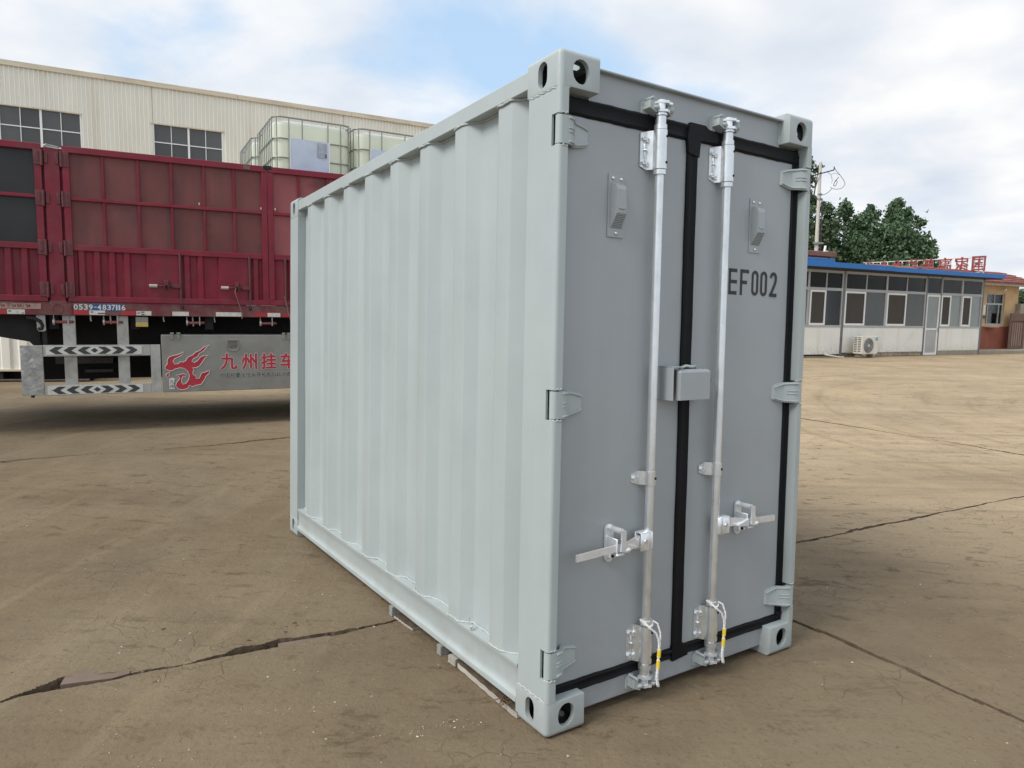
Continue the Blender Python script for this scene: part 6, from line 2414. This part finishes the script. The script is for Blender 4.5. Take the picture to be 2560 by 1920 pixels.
# ================================================================== trees
def leaf_cloud(blobs, size, m_, name, parent, seed=1):
    g = np.random.default_rng(seed)
    P = []
    for (x, y, z, rx, rz, n) in blobs:
        n = int(n * 1.9)
        d = g.normal(size=(n, 3))
        d /= np.linalg.norm(d, axis=1)[:, None]
        rad = g.random(n) ** (1 / 2.0)
        # leaves gather on twigs: pull towards random twig centres
        q = d * rad[:, None] * np.array([rx, rx, rz]) + np.array([x, y, z])
        nt_ = max(6, n // 45)
        td = g.normal(size=(nt_, 3))
        td /= np.linalg.norm(td, axis=1)[:, None]
        tcn = td * (g.random(nt_) ** .5)[:, None] * np.array([rx, rx, rz]) * 1.04 + np.array([x, y, z])
        k = g.integers(0, nt_, n)
        mixf = g.choice([0.25, 0.72, .86], size=n, p=[.25, .4, .35])[:, None]
        P.append(q * (1 - mixf) + tcn[k] * mixf + g.normal(size=(n, 3)) * .05)
    P = np.concatenate(P)
    n = len(P)
    s_ = size * (0.6 + 0.8 * g.random(n))
    u = g.normal(size=(n, 3))
    u[:, 2] -= .3
    u /= np.linalg.norm(u, axis=1)[:, None]
    w_ = np.cross(u, g.normal(size=(n, 3)))
    w_ /= np.linalg.norm(w_, axis=1)[:, None]
    nn = np.cross(u, w_)
    # heart-ish leaf: 5 points, slightly folded
    shape = [(-1, 0, 0), (-.35, .62, .12), (.45, .52, .10), (1, 0, -.05), (.45, -.52, .10), (-.35, -.62, .12)]
    V = np.stack([P + s_[:, None] * (a * u + b * w_ + c * nn) for a, b, c in shape], 1).reshape(-1, 3)
    me = bpy.data.meshes.new(name)
    me.vertices.add(n * 6)
    me.vertices.foreach_set('co', V.astype(np.float32).ravel())
    base = np.arange(n, dtype=np.int32)[:, None] * 6
    idx = np.concatenate([base + np.array([[0, 1, 2, 3]]), base + np.array([[0, 3, 4, 5]])], 1).reshape(-1)
    me.loops.add(n * 8)
    me.loops.foreach_set('vertex_index', idx.astype(np.int32))
    me.polygons.add(n * 2)
    me.polygons.foreach_set('loop_start', np.arange(0, n * 8, 4, dtype=np.int32))
    me.materials.append(M[m_])
    me.update(calc_edges=True)
    return place(name, me, parent)


def tree(name, label, base, h_trunk, r0, blobs, size, m_, seed, group=None):
    e = empty(name, label, 'tree', group, base)
    mb = MB()
    cxm = sum(b[0] for b in blobs) / len(blobs)
    top = max(b[2] for b in blobs)
    path = [(0, 0, 0), (cxm * .1, .05, h_trunk * .5), (cxm * .3, 0, h_trunk), (cxm * .6, .1, h_trunk * .45 + top * .35), (cxm * .9, 0, top * .74)]
    mb.tube(path, lambda t: r0 * (1 - .88 * t), 9)
    place('trunk', mb.mesh('trunk', [M['bark']], None, 60), e)
    for i, b in enumerate(blobs):
        st = Vector((cxm * .3, 0, h_trunk)).lerp(Vector((cxm * .8, 0, top * .85)), (i * .37) % 1 * .7)
        en = Vector((b[0], b[1], b[2] + b[4] * .25))
        md = st.lerp(en, .5) + Vector((0, 0, .25))
        mb = MB().tube([st, md, en], lambda t: r0 * .30 * (1 - .85 * t) + .008, 6)
        for q in range(3):
            a = random.uniform(0, 2 * PI)
            tip = Vector((b[0] + b[3] * .6 * math.cos(a), b[1] + b[3] * .6 * math.sin(a), b[2] + b[4] * random.uniform(-.4, .35)))
            mb.tube([md.lerp(en, .3), md.lerp(tip, .6), tip], lambda t: .03 * (1 - .8 * t) + .005, 5)
        place('branch', mb.mesh('branch', [M['bark']], None, 60), e)
    leaf_cloud(blobs, size, m_, 'crown', e, seed)
    return e


BY = 42.0
b0 = (21.6, BY, GZ)
bl = [(x - b0[0], dy, z - GZ, rx, rz, n) for x, dy, z, rx, rz, n in (
    (19.6, .2, 7.5, .62, .95, 560), (20.4, -.4, 6.5, 1.1, 1.2, 1500), (21.3, .3, 7.3, .60, .85, 520), (22.3, -.3, 7.3, .62, .95, 560), (22.95, .4, 8.15, .42, .45, 190), (23.2, 0, 7.1, .75, .85, 600),
    (24.0, -.2, 7.0, .45, .45, 180), (24.2, .3, 5.9, .95, .95, 760), (24.95, 0, 5.4, .50, .75, 330), (22.0, -.8, 5.8, 1.7, 1.5, 2600), (20.0, -.6, 5.2, 1.6, 1.5, 2300), (23.4, -.6, 4.9, 1.5, 1.1, 1700),
    (21.5, -1.0, 4.2, 2.6, 1.3, 2700), (25.2, 0, 4.5, .5, .5, 200), (18.8, .2, 4.6, 1.2, 1.4, 1300), (18.9, .3, 6.6, .7, .8, 420), (18.2, -.3, 5.6, 1.0, 1.0, 800))]
tree('broad_tree', 'broad dark green poplar with an uneven crown, behind the rooftop sign', b0, 2.6, .24, bl, .088, 'leaf', 5, 'trees behind the office')
b0 = (16.9, 40.5, GZ)
bl = [(x - b0[0], dy, z - GZ, rx, rz, n) for x, dy, z, rx, rz, n in (
    (16.6, 0, 10.0, .42, .6, 120), (16.75, .2, 9.3, .5, .5, 130), (17.25, 0, 9.75, .28, .25, 45), (16.3, -.2, 8.5, .8, .8, 330), (17.0, .2, 7.9, .75, .6, 330), (17.8, 0, 7.5, .8, .45, 260), (18.25, .1, 7.0, .55, .5, 200),
    (16.4, 0, 7.0, 1.3, .9, 900), (17.6, -.2, 6.3, 1.1, .8, 760), (16.6, 0, 5.7, 1.6, 1.1, 1500), (17.6, .3, 4.9, 1.6, 1.0, 1500), (16.0, .2, 4.4, 1.6, 1.2, 1300), (14.8, 0, 6.5, 1.2, 1.6, 900))]
tree('tall_tree', 'tall loose-leaved poplar rising behind the utility pole beside the container', b0, 3.4, .2, bl, .085, 'leaf2', 9, 'trees behind the office')
b0 = (32.6, 44.0, GZ)
bl = [(0, 0, 2.6, 1.4, 1.1, 1100), (.9, .3, 3.2, 1.0, .9, 700), (-.7, 0, 2.0, 1.0, .8, 700), (1.6, 0, 2.2, 1.0, .9, 600)]
tree('small_tree', 'small green tree beyond the gate pillar at the right edge', b0, 1.2, .1, bl, .13, 'leaf2', 13)

# ================================================================== bird
mb = MB()
mb.ball((0, 0, 0), .035, 8, 6, (2.0, .8, .8))
mb.add([(-.03, 0, .01), (.04, 0, .01), (.09, -.03, .17), (.06, -.02, .18)], [(0, 1, 2, 3)])
mb.add([(-.03, 0, .01), (.04, 0, .01), (-.12, .05, .08), (-.15, .04, .07)], [(0, 1, 2, 3)])
mb.add([(-.06, -.01, 0), (-.06, .01, 0), (-.12, .015, -.01), (-.12, -.015, -.01)], [(0, 1, 2, 3)])
o = place('bird', mb.mesh('bird', [M['bird']]), None, (26.22, 45.0, 8.08))
tag(o, 'small dark bird flying in the sky right of the trees', 'bird')
